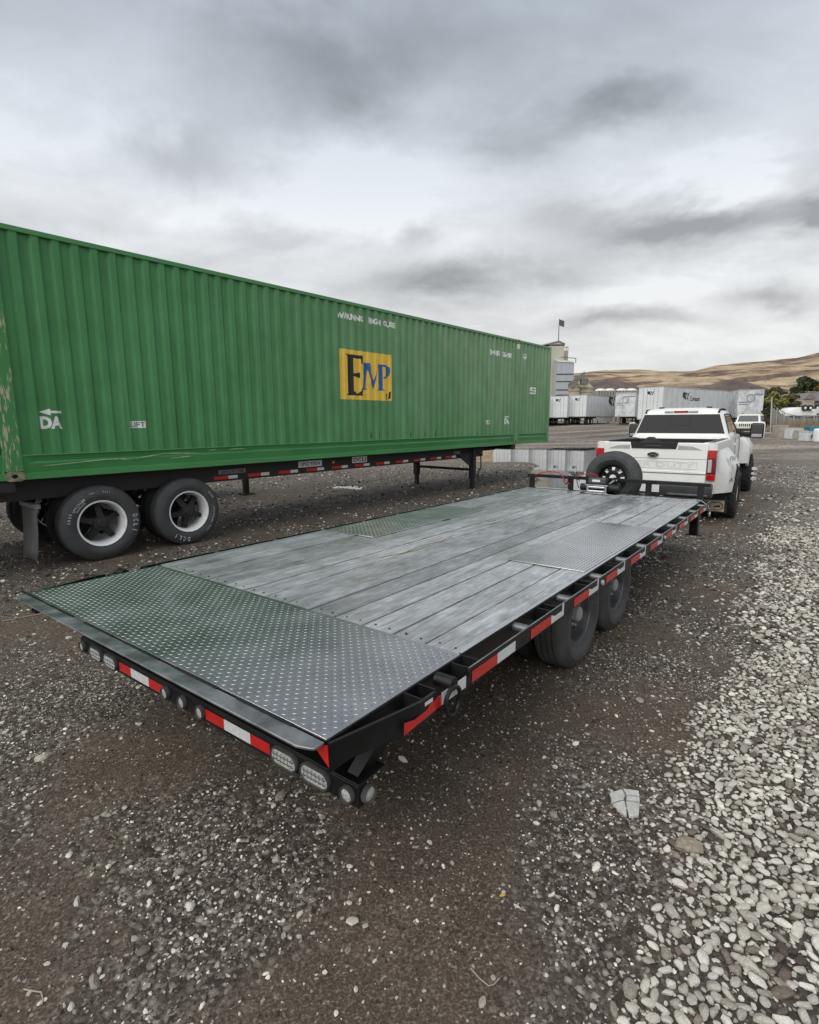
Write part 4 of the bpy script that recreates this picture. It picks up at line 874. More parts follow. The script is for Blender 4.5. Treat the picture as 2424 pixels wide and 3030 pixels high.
# E: serif capital drawn from bars (unit box)
E_parts = [[(.18, .04), (.42, .04), (.42, .96), (.18, .96)], [(0, 0), (.95, 0), (.90, .05), (.62, .05), (.5, .10), (.42, .10), (.42, .04), (.18, .04), (.10, .035)], [(0, 1), (.10, .955), (.18, .955), (.42, .955), (.42, .915), (.80, .915), (.86, .90), (.86, .80), (.95, .80), (.95, 1)],
           [(.42, .47), (.62, .47), (.80, .44), (.80, .58), (.62, .55), (.42, .55)], [(.72, .05), (.90, .05), (.97, .20), (.90, .20), (.84, .12)]]
for pp in E_parts: painted('logo_letter', P2(pp, 5.405, 1.18, .49, .765), [tuple(range(len(pp)))], ink, .0042)
M_parts = [[(0, 0), (.17, 0), (.17, .03), (.13, .05), (.19, .85), (.10, 1), (0, 1), (0, .96), (.06, .92)], [(.10, 1), (.26, 1), (.42, .36), (.42, .05), (.40, .05)], [(.42, .05), (.42, .36), (.55, .95), (.66, 1), (.52, .82)], [(.55, .95), (.60, 1), (.72, 1), (.72, .06), (.80, 0), (.50, 0), (.56, .06), (.56, .9)],
           [(.70, 1), (.88, 1), (.98, .92), (1.0, .78), (.97, .60), (.88, .48), (.74, .46), (.74, .52), (.84, .56), (.87, .66), (.88, .80), (.84, .90), (.70, .92)]]
for pp in M_parts: painted('logo_letter', P2(pp, 5.855, 1.30, .815, .52), [tuple(range(len(pp)))], blu, .0044)
painted('logo_chip', [(6.52, 1.12), (6.58, 1.12), (6.60, 1.25), (6.55, 1.22)], [(0, 1, 2, 3)], frameblk, .004); painted('logo_chip', [(6.63, 1.13), (6.665, 1.15), (6.68, 1.30), (6.64, 1.27)], [(0, 1, 2, 3)], frameblk, .004)
# scrape marks near the bottom of the corrugation
for x in (6.05, 6.33, 7.3, 7.85, 8.2):
    painted('rust_mark', [(x, .34), (x+.03, .35), (x+.025, .48), (x+.008, .44)], [(0, 1, 2, 3)], frameblk, .003)

# ------------------------------------------------------------------ chassis under the container
chs = thing('container_chassis', 'black steel container chassis with dual wheels and red white tape strips', 'chassis', (-4.6651, 6.3415, 0), CROT)
for y in (.30, 2.20):
    b = MB(); b.box(-1.9, 10.72, y, y+.09, .885, 1.15); b.build('main_beam', frameblk, chs)
for x in (-.1, 11.9):
    b = MB(); b.box(x-.1, x+.1, .02, 2.57, 1.03, CB-.003); b.build('bolster', frameblk, chs)
b = MB(); b.prism([(9.3, 1.15), (10.72, 1.15), (10.5, 1.0), (9.9, .93), (9.5, .9)], .30, 2.29, 'y'); b.box(10.7, 12.2, .8, 1.8, .98, 1.13); b.build('gooseneck', frameblk, chs)
x = 2.72; k = 0
while x < 9.5:
    for w, mt_ in ((.26, red_refl), (.17, white_refl)):
        b = MB(); b.box(x, x+w, .2965, .2985, .918, .970); b.build('reflective_tape', mt_, chs, smooth=0); x += w
    x += .20; k += 1
def plate(x, z, w, h, txt, th, mt_=white_refl):
    b = MB(); b.box(x, x+w, .285, .298, z, z+h); o = b.build('sign_plate', mt_, chs, smooth=0)
    text_obj('lettering', txt, th, ink, o, lambda a, c_: (x+w*.08+a, .2835, z+(h-th)/2+c_), .015, w*.84); return o
plate(4.42, 1.0, .56, .112, 'UPHZ 939214', .07); plate(5.79, 1.0, .42, .125, 'DCLI', .075); plate(2.80, 1.0, .50, .07, '5UHZ 411986', .045, greysteel); plate(9.35, 1.0, .26, .07, 'HCP 1014', .04, greysteel)
b = MB(); b.cyl((5.28, .29, 1.05), (5.28, .30, 1.05), .03, 12); b.build('marker_light', mat('amber', (.6, .25, .03), None, rough=.3), chs)
for ax, ph in ((.93, .0), (2.15, .5)):
    b = MB(); b.cyl((ax, .2, .505), (ax, 2.35, .505), .065, 14); b.box(ax-.35, ax+.35, .36, .44, .55, .62); b.box(ax-.06, ax+.06, .33, .46, .50, .9); b.build('axle', frameblk, chs)
    for sd, yo in ((-1, .185), (1, 2.375)):
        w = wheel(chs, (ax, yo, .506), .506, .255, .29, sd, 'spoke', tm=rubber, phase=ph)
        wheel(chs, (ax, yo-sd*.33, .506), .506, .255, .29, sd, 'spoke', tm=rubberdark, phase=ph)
        if sd == -1:
            # stencilled letters round the sidewall, tops outward
            def arc(txt, a0, rr_, h, mt_, step, yy):
                for i, ch in enumerate(txt):
                    vs, fs = text_geo(ch, h, .02, h*(.62 if ch != 'I' else .16)); hw = max(v[0] for v in vs)/2; a = rad(a0-i*step)
                    # clockwise reading seen from -y: right = +x, up = +z
                    er = Vector((math.cos(a), 0, math.sin(a))); et = Vector((math.sin(a), 0, -math.cos(a)))
                    b = MB(); b.add([tuple(er*(rr_+c_)+et*(p-hw)+Vector((0, yy, 0))) for p, c_ in vs], fs); b.build('stencil_letter', mt_, w, smooth=0)
            arc('DCLI', 8 if ax < 1.5 else 262, .385, .062, chalk, 9.5, -.1508)
            if ax < 1.5:
                arc('CROR', 172, .400, .034, chalk, 5.2, -.1508); arc('UPRC9211', 150, .385, .028, chalk, 4.0, -.1508); arc('3-29-25', 148, .352, .024, chalk, 3.8, -.1505)
                arc('TBD', 108, .418, .022, chalk, 3.4, -.1508); arc('DCLI', 86, .418, .022, chalk, 3.6, -.1508)
            else:
                arc('CROR', 40, .405, .030, chalk, 4.6, -.1508); arc('UPRZ939214', 4, .375, .024, chalk, 3.9, -.1508); arc('8-22', -40, .39, .026, chalk, 4, -.1508)
for sd, y0, y1 in ((-1, .05, .62), (1, 1.95, 2.52)):
    b = MB(); b.box(.16, .22, y0-.06, y1, .80, .85); b.build('flap_bracket', greysteel, chs)
    P = []
    for z in np.linspace(.14, .82, 7):
        bend = .05*(1-(z-.14)/.68)**2; P.append([(.19-bend, y, z+ .07*(y-y0)*0) for y in (y0, (y0+y1)/2, y1)])
    b = MB(); b.grid(P); o = b.build('mud_flap', mat('flap rubber', (.075, .077, .08), (.11, .11, .112), 5, .6), chs); sm = o.modifiers.new('thick', 'SOLIDIFY'); sm.thickness = .01
b = MB(); b.box(-1.95, -1.85, .1, 2.49, .45, .60); b.box(-1.95, -1.85, .4, .5, .6, 1.0); b.box(-1.95, -1.85, 2.1, 2.2, .6, 1.0); b.build('rear_bumper', frameblk, chs)
for y, nm in ((.30, 'landing_leg'), (2.22, 'landing_leg')):
    b = MB(); b.box(10.15, 10.29, y-.07, y+.07, .32, 1.1); b.box(10.17, 10.27, y-.05, y+.05, .06, .32); b.box(10.08, 10.36, y-.13, y+.13, .02, .06); b.build(nm, frameblk, chs, bevel=.004)
    b = MB(); b.prism([(9.5, 1.0), (10.15, 1.0), (10.15, .62)], y-.02, y+.02, 'y'); b.build('leg_gusset', frameblk, chs)
b = MB(); b.tube([(10.22, .30, .55), (10.22, 2.22, .55)], .035, 8); b.build('leg_brace', frameblk, chs)
b = MB(); b.tube([(10.40, .32, 1.05), (10.5, .22, .95), (10.52, .22, .6), (10.38, .2, .5), (10.32, .2, .36), (10.36, .2, .3)], .018, 7); b.build('crank_handle', frameblk, chs)
# a second chassis parked on the far side, seen below the container
ch2 = thing('container_chassis', 'dark second chassis parked behind the green container, seen only beneath it', 'chassis', tuple(Vector((-4.6651, 6.3415, 0))+Vector((-math.cos(CA), math.sin(CA), 0))*3.9+Vector((math.sin(CA), math.cos(CA), 0))*.2), CROT)
b = MB(); b.box(-2, 9.5, .3, .4, .85, 1.15); b.box(-2, 9.5, 2.1, 2.2, .85, 1.15); b.build('main_beam', frameblk, ch2)
for ax in (1.9, 3.2):
    for yo in (.19, 2.35): wheel(ch2, (ax, yo, .50), .50, .255, .29, -1, 'spoke', tm=rubberdark)
b = MB(); b.box(5.6, 5.72, .3, .42, .06, .95); b.box(5.52, 5.80, .2, .5, .02, .06); b.build('landing_leg', frameblk, ch2)
b = MB(); b.box(3.9, 5.4, .35, 1.6, .62, .85); b.build('tool_box', frameblk, ch2)

# ------------------------------------------------------------------ pickup truck
PT = thing('pickup_truck', 'lifted white crew cab dually pickup truck hitched to the flatbed trailer', 'pickup truck', (4.401, 9.723, 0), math.pi/2-.616)
def rring(xr, xf, hw, z, r=.10, n=4, crown=0):
    P = []
    for cx, cy, a0 in ((xf-r, hw-r, 0), (xr+r, hw-r, 90), (xr+r, -hw+r, 180), (xf-r, -hw+r, 270)):
        for i in range(n+1): a = rad(a0+90*i/n); P.append((cx+r*math.cos(a), cy+r*math.sin(a), z))
    return P
def loft(b, rings, cap=True):
    n = len(rings[0]); base = len(b.v); vs = [p for r_ in rings for p in r_]
    fs = [(k*n+i, k*n+(i+1) % n, (k+1)*n+(i+1) % n, (k+1)*n+i) for k in range(len(rings)-1) for i in range(n)]
    if cap: fs += [tuple(range(n-1, -1, -1)), tuple(range((len(rings)-1)*n, len(rings)*n))]
    return b.add(vs, fs)
b = MB(); loft(b, [rring(2.50, 4.98, .93, .60), rring(2.47, 5.0, .985, .70), rring(2.46, 5.0, .995, 1.15), rring(2.46, 5.0, .985, 1.40), rring(2.47, 4.98, .955, 1.485), rring(2.485, 4.93, .925, 1.52), rring(2.60, 4.33, .775, 1.955, .12), rring(2.63, 4.22, .735, 2.02, .14), rring(2.70, 4.10, .66, 2.065, .16), rring(2.95, 3.9, .45, 2.09, .2)])
cabo = b.build('cab', truck_white, PT, smooth=38)
b = MB(); loft(b, [rring(4.99, 6.12, .90, .55, .12), rring(4.99, 6.18, .97, .8, .14), rring(4.99, 6.16, .96, 1.25, .16), rring(4.99, 6.05, .90, 1.42, .2), rring(4.99, 5.9, .6, 1.46, .2)]); b.build('hood', truck_white, PT, smooth=38)
# rear window: dark glass a little proud of the cab, slider frame
def rw(y, t, off=.006): # t 0..1 from z 1.545 to 1.945
    z = 1.545+t*.40; x = 2.485+.115*(z-1.52)/.435; return (x-off, y, z)
def quad_panel(name, mt, par, fn, ys, ts, depth=.012):
    b = MB(); b.hexa([fn(ys[0], ts[0]), fn(ys[1], ts[0]), (fn(ys[1], ts[0])[0]+depth,)+fn(ys[1], ts[0])[1:], (fn(ys[0], ts[0])[0]+depth,)+fn(ys[0], ts[0])[1:], fn(ys[2], ts[1]), fn(ys[3], ts[1]), (fn(ys[3], ts[1])[0]+depth,)+fn(ys[3], ts[1])[1:], (fn(ys[2], ts[1])[0]+depth,)+fn(ys[2], ts[1])[1:]]); return b.build(name, mt, par, bevel=.004)
glo = quad_panel('rear_window', glass_dark, PT, rw, (.865, -.865, .735, -.735), (0, 1), .02)
b = MB(); fr = [rw(.20, .42, .009), rw(-.20, .42, .009), rw(-.185, .95, .009), rw(.185, .95, .009)]; b.tube(fr, .006, 6, True); b.build('slider_frame', charcoal, glo)
# third brake light, roof strips
b = MB(); b.box(2.60, 2.66, -.33, .33, 1.975, 2.035); br = b.build('brake_light_housing', truck_white, PT, bevel=.008)
b = MB(); b.box(2.588, 2.60, -.14, .14, 1.985, 2.025); b.build('brake_light', red_lens, br, bevel=.004)
for s in (-1, 1):
    b = MB(); b.box(2.588, 2.60, s*.24-.085, s*.24+.085, 1.987, 2.023); b.build('cargo_light', clear_lens, br, bevel=.004)
    b = MB(); b.tube([(2.62, s*.715, 1.985), (2.75, s*.72, 2.04), (3.3, s*.72, 2.06), (4.0, s*.70, 2.05)], .022, 6); b.build('roof_ditch', blackflat, PT)
    b = MB(); b.box(3.0, 3.14, s*.48-.05, s*.48+.05, 2.085, 2.115); b.build('roof_marker', blackflat, PT, bevel=.01)
# side windows
for s in (-1, 1):
    def sw(x, z): hw = .925+(.775-.925)*(z-1.52)/.435; return (x, s*(hw+.005), z)
    for P in (((2.80, 1.56), (3.52, 1.56), (3.55, 1.92), (2.98, 1.92)), ((3.62, 1.56), (4.72, 1.56), (4.30, 1.92), (3.66, 1.92))):
        b = MB(); q = [sw(*p) for p in P]; b.add(q+[(a, c_-s*.02, d) for a, c_, d in q], [(0, 1, 2, 3), (4, 7, 6, 5)]+[(i, (i+1) % 4, 4+(i+1) % 4, 4+i) for i in range(4)]); b.build('side_window', glass_dark, PT)
    b = MB(); b.tube([sw(2.72, 1.54), sw(2.95, 1.94), sw(3.6, 1.955), sw(4.28, 1.945), sw(4.8, 1.54)], .014, 6); b.build('window_trim', blackflat, PT)
    for x in (3.57, 4.72):
        b = MB(); b.tube([(x, s*.997, .72), (x, s*.9985, 1.15), (x, s*.985, 1.42)], .004, 5); b.build('door_gap', blackflat, PT)
    b = MB(); b.box(3.35, 3.52, s*1.0-.012, s*1.0+.02, 1.27, 1.31); b.build('door_handle', truck_white, PT, bevel=.008)
    b = MB(); b.box(2.6, 4.75, s*1.04-.06, s*1.04+.06, .50, .56); b.build('running_board', blackflat, PT, bevel=.01)
    # towing mirror
    b = MB(); b.tube([(4.45, s*.93, 1.56), (4.40, s*1.10, 1.50), (4.38, s*1.24, 1.50)], .045, 8); ma = b.build('mirror_arm', blackflat, PT)
    b = MB(); yc = s*1.34; b.box(4.33, 4.47, yc-.135, yc+.135, 1.40, 1.75); mh = b.build('mirror', blackflat, PT, bevel=.045)
    b = MB(); b.box(4.322, 4.332, yc-.108, yc+.108, 1.52, 1.725); b.build('mirror_glass', mat('mirror glass', (.16, .165, .17), None, rough=.10, metal=.9), mh, bevel=.004)
    b = MB(); b.box(4.318, 4.332, yc-.10, yc+.10, 1.425, 1.50); b.build('spot_mirror', chrome, mh, bevel=.004)
    b = MB(); b.box(4.36, 4.485, yc+s*.06-.09, yc+s*.06+.09, 1.385, 1.77); b.build('mirror_cap', truck_white, mh, bevel=.05)
# bed: side panels with the flared dually fenders, arch cut out
AX = 1.18; AR = .545; AZ = .475
for s in (-1, 1):
    xs = sorted(set([0.03, .10, .18, .28, .40, .52, .60]+[AX-AR*math.cos(t) for t in np.linspace(0, math.pi, 21)]+[1.76, 1.9, 2.05, 2.2, 2.43]))
    def flare(x): return 1.0+.242*float(sstep(np.array(.02), np.array(.62), np.array(x)))*(1-float(sstep(np.array(1.72), np.array(2.25), np.array(x))))
    P = []
    for x in xs:
        zb = .56 if x < AX else .62
        if abs(x-AX) < AR: zb = max(zb, AZ+math.sqrt(AR*AR-(x-AX)**2))
        f = flare(x); ztop = 1.30
        row = [(x, s*.955, 1.445), (x, s*.995, 1.435), (x, s*1.005, 1.39), (x, s*1.0, ztop)]
        for t in (0.0, .15, .35, .6, .8, 1.0):
            zz_ = 1.24-(1.24-zb)*t if t else 1.24; prof_ = min(1, (1.27-zz_)/.30)**.6 if zz_ < 1.27 else 0
            row.append((x, s*(1.0+(f-1.0)*prof_-.02*max(0, (.72-zz_)/.2)), zz_))
        row.append((x, s*(1.0+(f-1.0)-.05), zb-.004)); P.append(row)
    b = MB(); b.grid(P)
    # rear return beside the lamp, down to the bumper
    r0 = P[0]; b.add(r0+[(.03, s*.80, p[2]) for p in r0], [(i, i+1, len(r0)+i+1, len(r0)+i) for i in range(len(r0)-1)])
    b.build('bed_side', dirty_white, PT, smooth=42)
    b = MB(); b.box(.05, 2.44, s*.89-.055, s*.89+.06, 1.436, 1.452); b.build('bed_rail_cap', charcoal, PT, bevel=.006)
    b = MB(); b.box(.03, 2.44, s*.80-.01, s*.80+.01, .80, 1.437); b.build('bed_inner_wall', blackflat, PT)
    # tail lamp
    b = MB(); ya, yb = sorted((s*.872, s*1.006)); b.box(-.028, .10, ya, yb, .80, 1.315); tlp = b.build('tail_lamp', mat('dark red lens', (.16, .008, .010), None, rough=.15, coat=.5), PT, bevel=.012)
    for z0, z1, mt_, y0, y1 in ((1.18, 1.312, red_lens, .876, 1.003), (.803, .90, red_lens, .876, 1.003), (.935, 1.155, clear_lens, .885, .94)):
        ya, yb = sorted((s*y0, s*y1)); b = MB(); b.box(-.034, -.026, ya, yb, z0, z1); b.build('lamp_segment', mt_, tlp, bevel=.004)
    # wheels
    wheel(PT, (AX, s*1.125, AZ), .475, .29, .27, s, 'steel', hubm=white_paint, tm=rubberdark, knobs=30)
    wheel(PT, (AX, s*.78, AZ), .475, .28, .27, s, 'steel', hubm=white_paint, tm=rubberdark, knobs=30)
    fw = wheel(PT, (AX+4.47, s*1.09, AZ), .475, .31, .27, s, 'steel', hubm=white_paint, tm=rubberdark, knobs=30)
    for k in range(8):
        a = k*math.pi/4; b = MB(); p0 = Vector((.155*math.cos(a), s*.13, .155*math.sin(a))); b.cyl(p0, p0+Vector((0, s*.15, 0)), .018, 7, .003); b.build('spike_nut', chrome, fw)
    # front fender flare
    P = []
    for x in np.linspace(4.86, 6.1, 11):
        zb = .78 if x < 5.1 else .7
        if abs(x-(AX+4.47)) < .56: zb = max(zb, AZ+math.sqrt(.56**2-(x-AX-4.47)**2))
        e = math.sin(math.pi*min(1, max(0, (x-4.80)/.25))/2)*1.0
        P.append([(x, s*.97, 1.39), (x, s*(1.0+.10*e), 1.35), (x, s*(1.0+.19*e), 1.22), (x, s*(1.0+.205*e), 1.0), (x, s*(1.0+.20*e), zb), (x, s*(1.0+.14*e), zb)])
    b = MB(); b.grid(P); b.add(P[0]+[(4.86, s*.96, p[2]) for p in P[0]], [(i, i+1, 7+i, 6+i) for i in range(5)]); b.build('front_fender_flare', truck_white, PT, smooth=40)
    # mud flap
    ya, yb = sorted((s*.55, s*1.17)); b = MB(); b.box(.60, .612, ya, yb, .17, .58); mf = b.build('mud_flap', blackflat, PT)
    if s < 0:
        b = MB(); b.box(.594, .5995, -1.13, -.66, .19, .39); mp_ = b.build('flap_plate', mat('dusty flap plate', (.52, .44, .34), (.32, .25, .18), 9, .8), mf)
        text_obj('flap_text', 'NBALL', .075, mat('flap ink', (.055, .03, .02), None, rough=.8), mp_, lambda a, c_: (.592, -.69-a, .245+c_), .02, .24)
        P = [(.592, -.89+.20*math.cos(t) if False else -.885+(.13 if math.cos(t) > 0 else -.15)+.075*math.cos(t), .285+.070*math.sin(t)) for t in np.linspace(0, 6.28, 25)[:-1]]; b = MB(); b.tube(P, .007, 5, True); b.build('flap_border', mat('flap ink', (0, 0, 0)), mp_)
        b = MB(); b.prism([(-.955, .262), (-1.06, .262), (-1.075, .30), (-1.03, .31), (-1.0, .295), (-.965, .29)], .590, .5925, 'x'); b.build('flap_emblem', mat('flap ink', (0, 0, 0)), mp_)
        b = MB(); b.box(-.0, .003, -.1, -.05, .2, .25)
        # badge on the fender
        text_obj('fender_badge', 'FX4', .085, charcoal, PT, lambda a, c_: (.40+a*.9, -(flare(.40+a*.9)+.004), 1.115+c_), .02, .17)
        b = MB(); b.cyl((.50, -flare(.5)*.99, .80), (.50, -flare(.5)-.006, .80), .022, 12); b.build('fender_marker', charcoal, PT)
    dustm = mat('dried mud', (.56, .53, .46), (.64, .61, .55), 30, .9)
# dried mud spatter on the right fender
b = MB()
for k in range(80):
    x = .42+abs(RNG.normal(0, .14)); z = RNG.uniform(.72, 1.18); w = RNG.uniform(.004, .014)
    if x > .66: continue
    f = 1.0+.242*float(sstep(np.array(.02), np.array(.62), np.array(x))); pr = min(1, (1.27-z)/.30)**.6 if z < 1.27 else 0
    y = -(1.0+(f-1.0)*pr+.003); b.add([(x-w, y, z-w*1.6), (x+w, y-.001, z-w), (x+w*.8, y-.001, z+w*2), (x-w*.6, y, z+w)], [(0, 1, 2, 3)])
o = b.build('mud_spatter', dustm, PT, smooth=0); o['kind'] = 'stuff'
b = MB(); b.box(.02, 2.44, -.80, .80, .76, .80); b.box(2.40, 2.44, -.80, .80, .80, 1.43); b.build('bed_floor', blackflat, PT)
# tailgate
b = MB(); b.box(-.02, .05, -.865, .865, .745, 1.435); tg = b.build('tailgate', truck_white, PT, bevel=.014)
for z0, z1 in ((.885, .900), (1.150, 1.158)):
    b = MB(); b.box(-.0225, -.0195, -.86, .86, z0, z1); b.build('tailgate_crease', mat('shadow gap', (.25, .25, .24), None, rough=.6), tg, smooth=0)
b = MB(); b.box(-.029, -.019, -.86, .86, .902, .938); b.build('tailgate_step', truck_white, tg, bevel=.006)
b = MB(); b.prism([(.37, 1.325), (-.37, 1.325), (-.395, 1.437), (.395, 1.437)], -.034, .03, 'x'); hd = b.build('tailgate_handle', blackflat, tg, bevel=.006)
b = MB(); b.box(-.040, -.033, -.14, .14, 1.365, 1.385); b.build('camera_slot', charcoal, hd, bevel=.003)
silv = mat('silver decal', (.34, .345, .34), (.42, .42, .41), 6, .4)
for s in (-1, 1):
    P = [(s*.40, 1.315), (s*.78, 1.315), (s*.70, 1.345), (s*.62, 1.375), (s*.41, 1.385)]
    b = MB(); b.prism(P, -.0245, -.0205, 'x'); b.build('grey_decal', silv, tg, smooth=0)
b = MB(); b.lathe([(.0001, -.016), (.9, -.014), (1, -.004), (1, 0), (.0001, 0)], (0, 0, 0), 28, False, 'x'); bo = b.build('oval_badge', ink, tg, loc=(-.02, .0, 1.222)); bo.scale = (1, .097, .042)
b = MB(); b.tube([(-.017, .86*math.cos(t), .82*math.sin(t)) for t in np.linspace(0, 6.28, 29)[:-1]], .035, 5, True); b.build('badge_ring', chrome, bo)
text_obj('badge_text', 'Ford', .95, chrome, bo, lambda a, c_: (-.020, .58-a, -.50+c_), .01, 1.16)
b = MB()
for P in (((.72, .985), (-.72, .985)), ((-.72, .985), (-.72, 1.105)), ((-.72, 1.105), (.72, 1.105)), ((.72, 1.105), (.72, .985))):
    b.tube([(-.021, P[0][0], P[0][1]), (-.021, P[1][0], P[1][1])], .0045, 5)
b.build('lettering_recess', pressed, tg)
text_obj('tailgate_lettering', 'SUPER DUTY', .085, pressed, tg, lambda a, c_: (-.0225, .68-a, 1.003+c_), .01, 1.36)
# bumper
b = MB(); b.prism([(-.10, .50), (-.13, .58), (-.13, .70), (-.06, .735), (.15, .735), (.15, .50)], -.98, .98, 'y'); bm_ = b.build('rear_bumper', charcoal, PT, bevel=.012)
b = MB(); b.box(-.138, -.128, -.16, .16, .56, .69); b.build('licence_plate', white_refl, bm_, smooth=0)
b = MB(); b.box(-.145, -.128, -.92, -.30, .53, .56); b.build('bumper_step', greysteel, bm_, bevel=.004)
b = MB(); b.box(-.10, .3, -.05, .05, .44, .53); b.build('hitch_receiver', black, PT)
b = MB(); b.box(.3, 5.9, -.45, -.33, .50, .68); b.box(.3, 5.9, .33, .45, .50, .68); b.build('truck_frame', frameblk, PT)
for x in (AX, AX+4.47):
    b = MB(); b.cyl((x, -.8, AZ), (x, .8, AZ), .07, 10); b.build('truck_axle', frameblk, PT)
# load in the bed: a spare tyre lying on its side and a dark bag
def pl(x, y, z): return PT.matrix_basis @ Vector((x, y, z))
bpy.context.view_layer.update()
ldt = thing('loose_tyre', 'large off road tyre on white rim lying in the pickup bed', 'tyre', pl(1.35, -.18, 1.0), math.pi/2-.616)
wheel(ldt, (0, 0, .20), .46, .29, .27, 1, 'steel', hubm=rim_white, tm=rubberdark, knobs=28, rot=(math.pi/2-.12, 0, 0), name='wheel_rim')
b = MB(); loft(b, [rring(-.3, .3, .28, 0, .1), rring(-.28, .28, .27, .35, .12), rring(-.2, .15, .16, .60, .1), rring(-.08, .02, .05, .70, .04)]); o = b.build('dark_bag', blackflat, smooth=40); o.location = pl(1.1, .25, .80); o.rotation_euler = (0, 0, .4); tag(o, 'dark lumpy bag in the pickup bed left of the loose tyre', 'bag')

# ------------------------------------------------------------------ background
def strip_label(*a): pass
def box_trailer(label, p, yaw, L=14.6, H=4.1, W_=2.55, logo='rear', side_logo=None, group='white box trailers at the back of the yard', skirt=False, nose_logo=False, tone=0, zoff=None):
    """p: rear centre on ground, x forward"""
    t = thing('box_trailer', label, 'trailer', p, yaw, group); mt_ = [mat('trailer white', (.72, .74, .74), (.60, .62, .62), 1.2, .45, .6), mat('trailer worn white', (.66, .67, .68), (.42, .43, .44), 1.6, .55, .7, lo=.42, hi=.62)][tone]
    z0 = 1.15; hw = W_/2
    b = MB(); b.box(0, L, -hw, hw, z0, H); b.build('body', mt_, t, bevel=.02)
    gr = mat('trailer trim', (.34, .35, .36), (.45, .46, .47), 3, .5)
    for k in range(int(L/1.22)):
        for s in (-1, 1):
            b = MB(); x = .6+k*1.22; b.box(x, x+.035, s*(hw+.004)-.004, s*(hw+.004)+.004, z0+.12, H-.12); b.build('side_seam', gr, t, smooth=0)
    b = MB(); b.box(-.02, L+.02, -hw-.012, hw+.012, z0-.02, z0+.10); b.box(-.02, L+.02, -hw-.010, hw+.010, H-.09, H+.01); b.build('edge_rail', gr, t)
    b = MB(); b.box(-.03, -.002, -hw+.03, -.01, z0+.08, H-.1); b.build('rear_door', mt_, t); b = MB(); b.box(-.03, -.002, .01, hw-.03, z0+.08, H-.1); b.build('rear_door', mt_, t)
    for y in (-.75, -.35, .35, .75):
        b = MB(); b.cyl((-.05, y, z0+.05), (-.05, y, H-.1), .018, 6); b.build('lock_rod', gr, t)
    b = MB(); b.box(-.02, .1, -hw+.1, hw-.1, .50, .62); b.box(-.02, .06, -.6, -.5, .6, z0); b.box(-.02, .06, .5, .6, .6, z0); b.build('bumper_guard', frameblk, t)
    b = MB(); b.box(.2, L-.3, -.5, .5, .95, z0); b.build('underframe', frameblk, t)
    for ax in (1.3, 2.55):
        for s in (-1, 1):
            b = MB(); b.lathe([(.27, -.25), (.5, -.25), (.51, -.15), (.51, .15), (.5, .25), (.27, .25)], (ax, s*.95, .51), 20); o = b.build('wheel', rubberdark, t); b = MB(); b.lathe([(.0001, s*.15), (.27, s*.2), (.27, -s*.2), (.0001, -s*.1)], (ax, s*.95, .51), 14); b.build('rim', rim_white, o)
    for s in (-1, 1):
        b = MB(); b.box(L-3.0, L-2.85, s*.8-.07, s*.8+.07, .05, z0); b.build('landing_leg', frameblk, t)
    if skirt:
        b = MB(); b.prism([(4.0, z0-.02), (11.0, z0-.02), (10.2, .45), (4.9, .45)], -hw+.05, -hw+.08, 'y'); b.build('side_skirt', mt_, t)
    MAP = [(0, .55), (.05, .9), (.30, .93), (.45, .85), (.62, .88), (.72, .70), (.86, .85), (1, 1), (.92, .66), (.82, .45), (.84, .18), (.78, .02), (.72, .2), (.55, .22), (.45, .05), (.36, .22), (.15, .30), (.04, .40)]
    def flatmap(nm, fn, w, h, par): # flat painted country outline with a cut-out tick
        b = MB(); b.add([fn(p_*w, q_*h) for p_, q_ in MAP], [tuple(range(len(MAP)))]); o = b.build(nm, ink, par, smooth=0)
        b = MB(); b.add([fn(p_*w, q_*h, 1) for p_, q_ in ((.38, .66), (.52, .70), (.60, .42), (.70, .72), (.80, .74), (.66, .26), (.56, .24))], [tuple(range(7))]); b.build('emblem_cutout', mt_, o, smooth=0)
    if logo == 'rear': flatmap('emblem', lambda a, c_, l=0: (-.034-.004*l, .36-a, H-.85+c_), .72, .46, t)
    if side_logo: 
        x0, z_, w, txt = side_logo; flatmap('emblem', lambda a, c_, l=0: (x0+a, -hw-.014-.004*l, z_+c_), w, w*.62, t)
        if txt: text_obj('trailer_lettering', txt, w*.34, ink, t, lambda a, c_: (x0+w*1.15+a, -hw-.016, z_+c_), .01, w*1.55)
    if nose_logo:
        xn = L+.004; dg = mat('nose grey', (.20, .21, .23), None, rough=.6)
        b = MB(); b.tube([(xn, .62*math.cos(t_)*.62, H-.95+.42*math.sin(t_)) for t_ in np.linspace(0, 6.28, 25)[:-1]], .045, 5, True); b.build('nose_emblem', dg, t)
        b = MB(); b.box(xn-.002, xn+.012, .30, 1.15, H-.60, H-.48); b.build('nose_stripe', dg, t)
        MB().box(xn-.002, xn+.012, -1.15, -.28, H-1.46, H-1.34).build('nose_stripe', dg, t); MB().box(xn-.002, xn+.012, -1.15, -.20, H-1.68, H-1.60).build('nose_stripe', dg, t)
        b = MB(); b.box(xn-.002, xn+.02, -.22, .22, z0+.25, z0+1.1); b.build('nose_panel', mt_, t)
    return t
def gp(u, D): 
    p = at(u, 1245, D); return Vector((p.x, p.y, gz(p.x, p.y)-.02))
yy = lambda deg: math.pi/2-rad(deg)     # heading clockwise from +Y
box_trailer('white box trailer with small map emblem, rear doors half hidden by green container', gp(1650, 76), yy(27))
box_trailer('white box trailer second from container, rear doors and long side with map emblem', gp(1707, 76), yy(39), side_logo=(8.7, 2.55, 2.9, None), skirt=True, L=13.2)
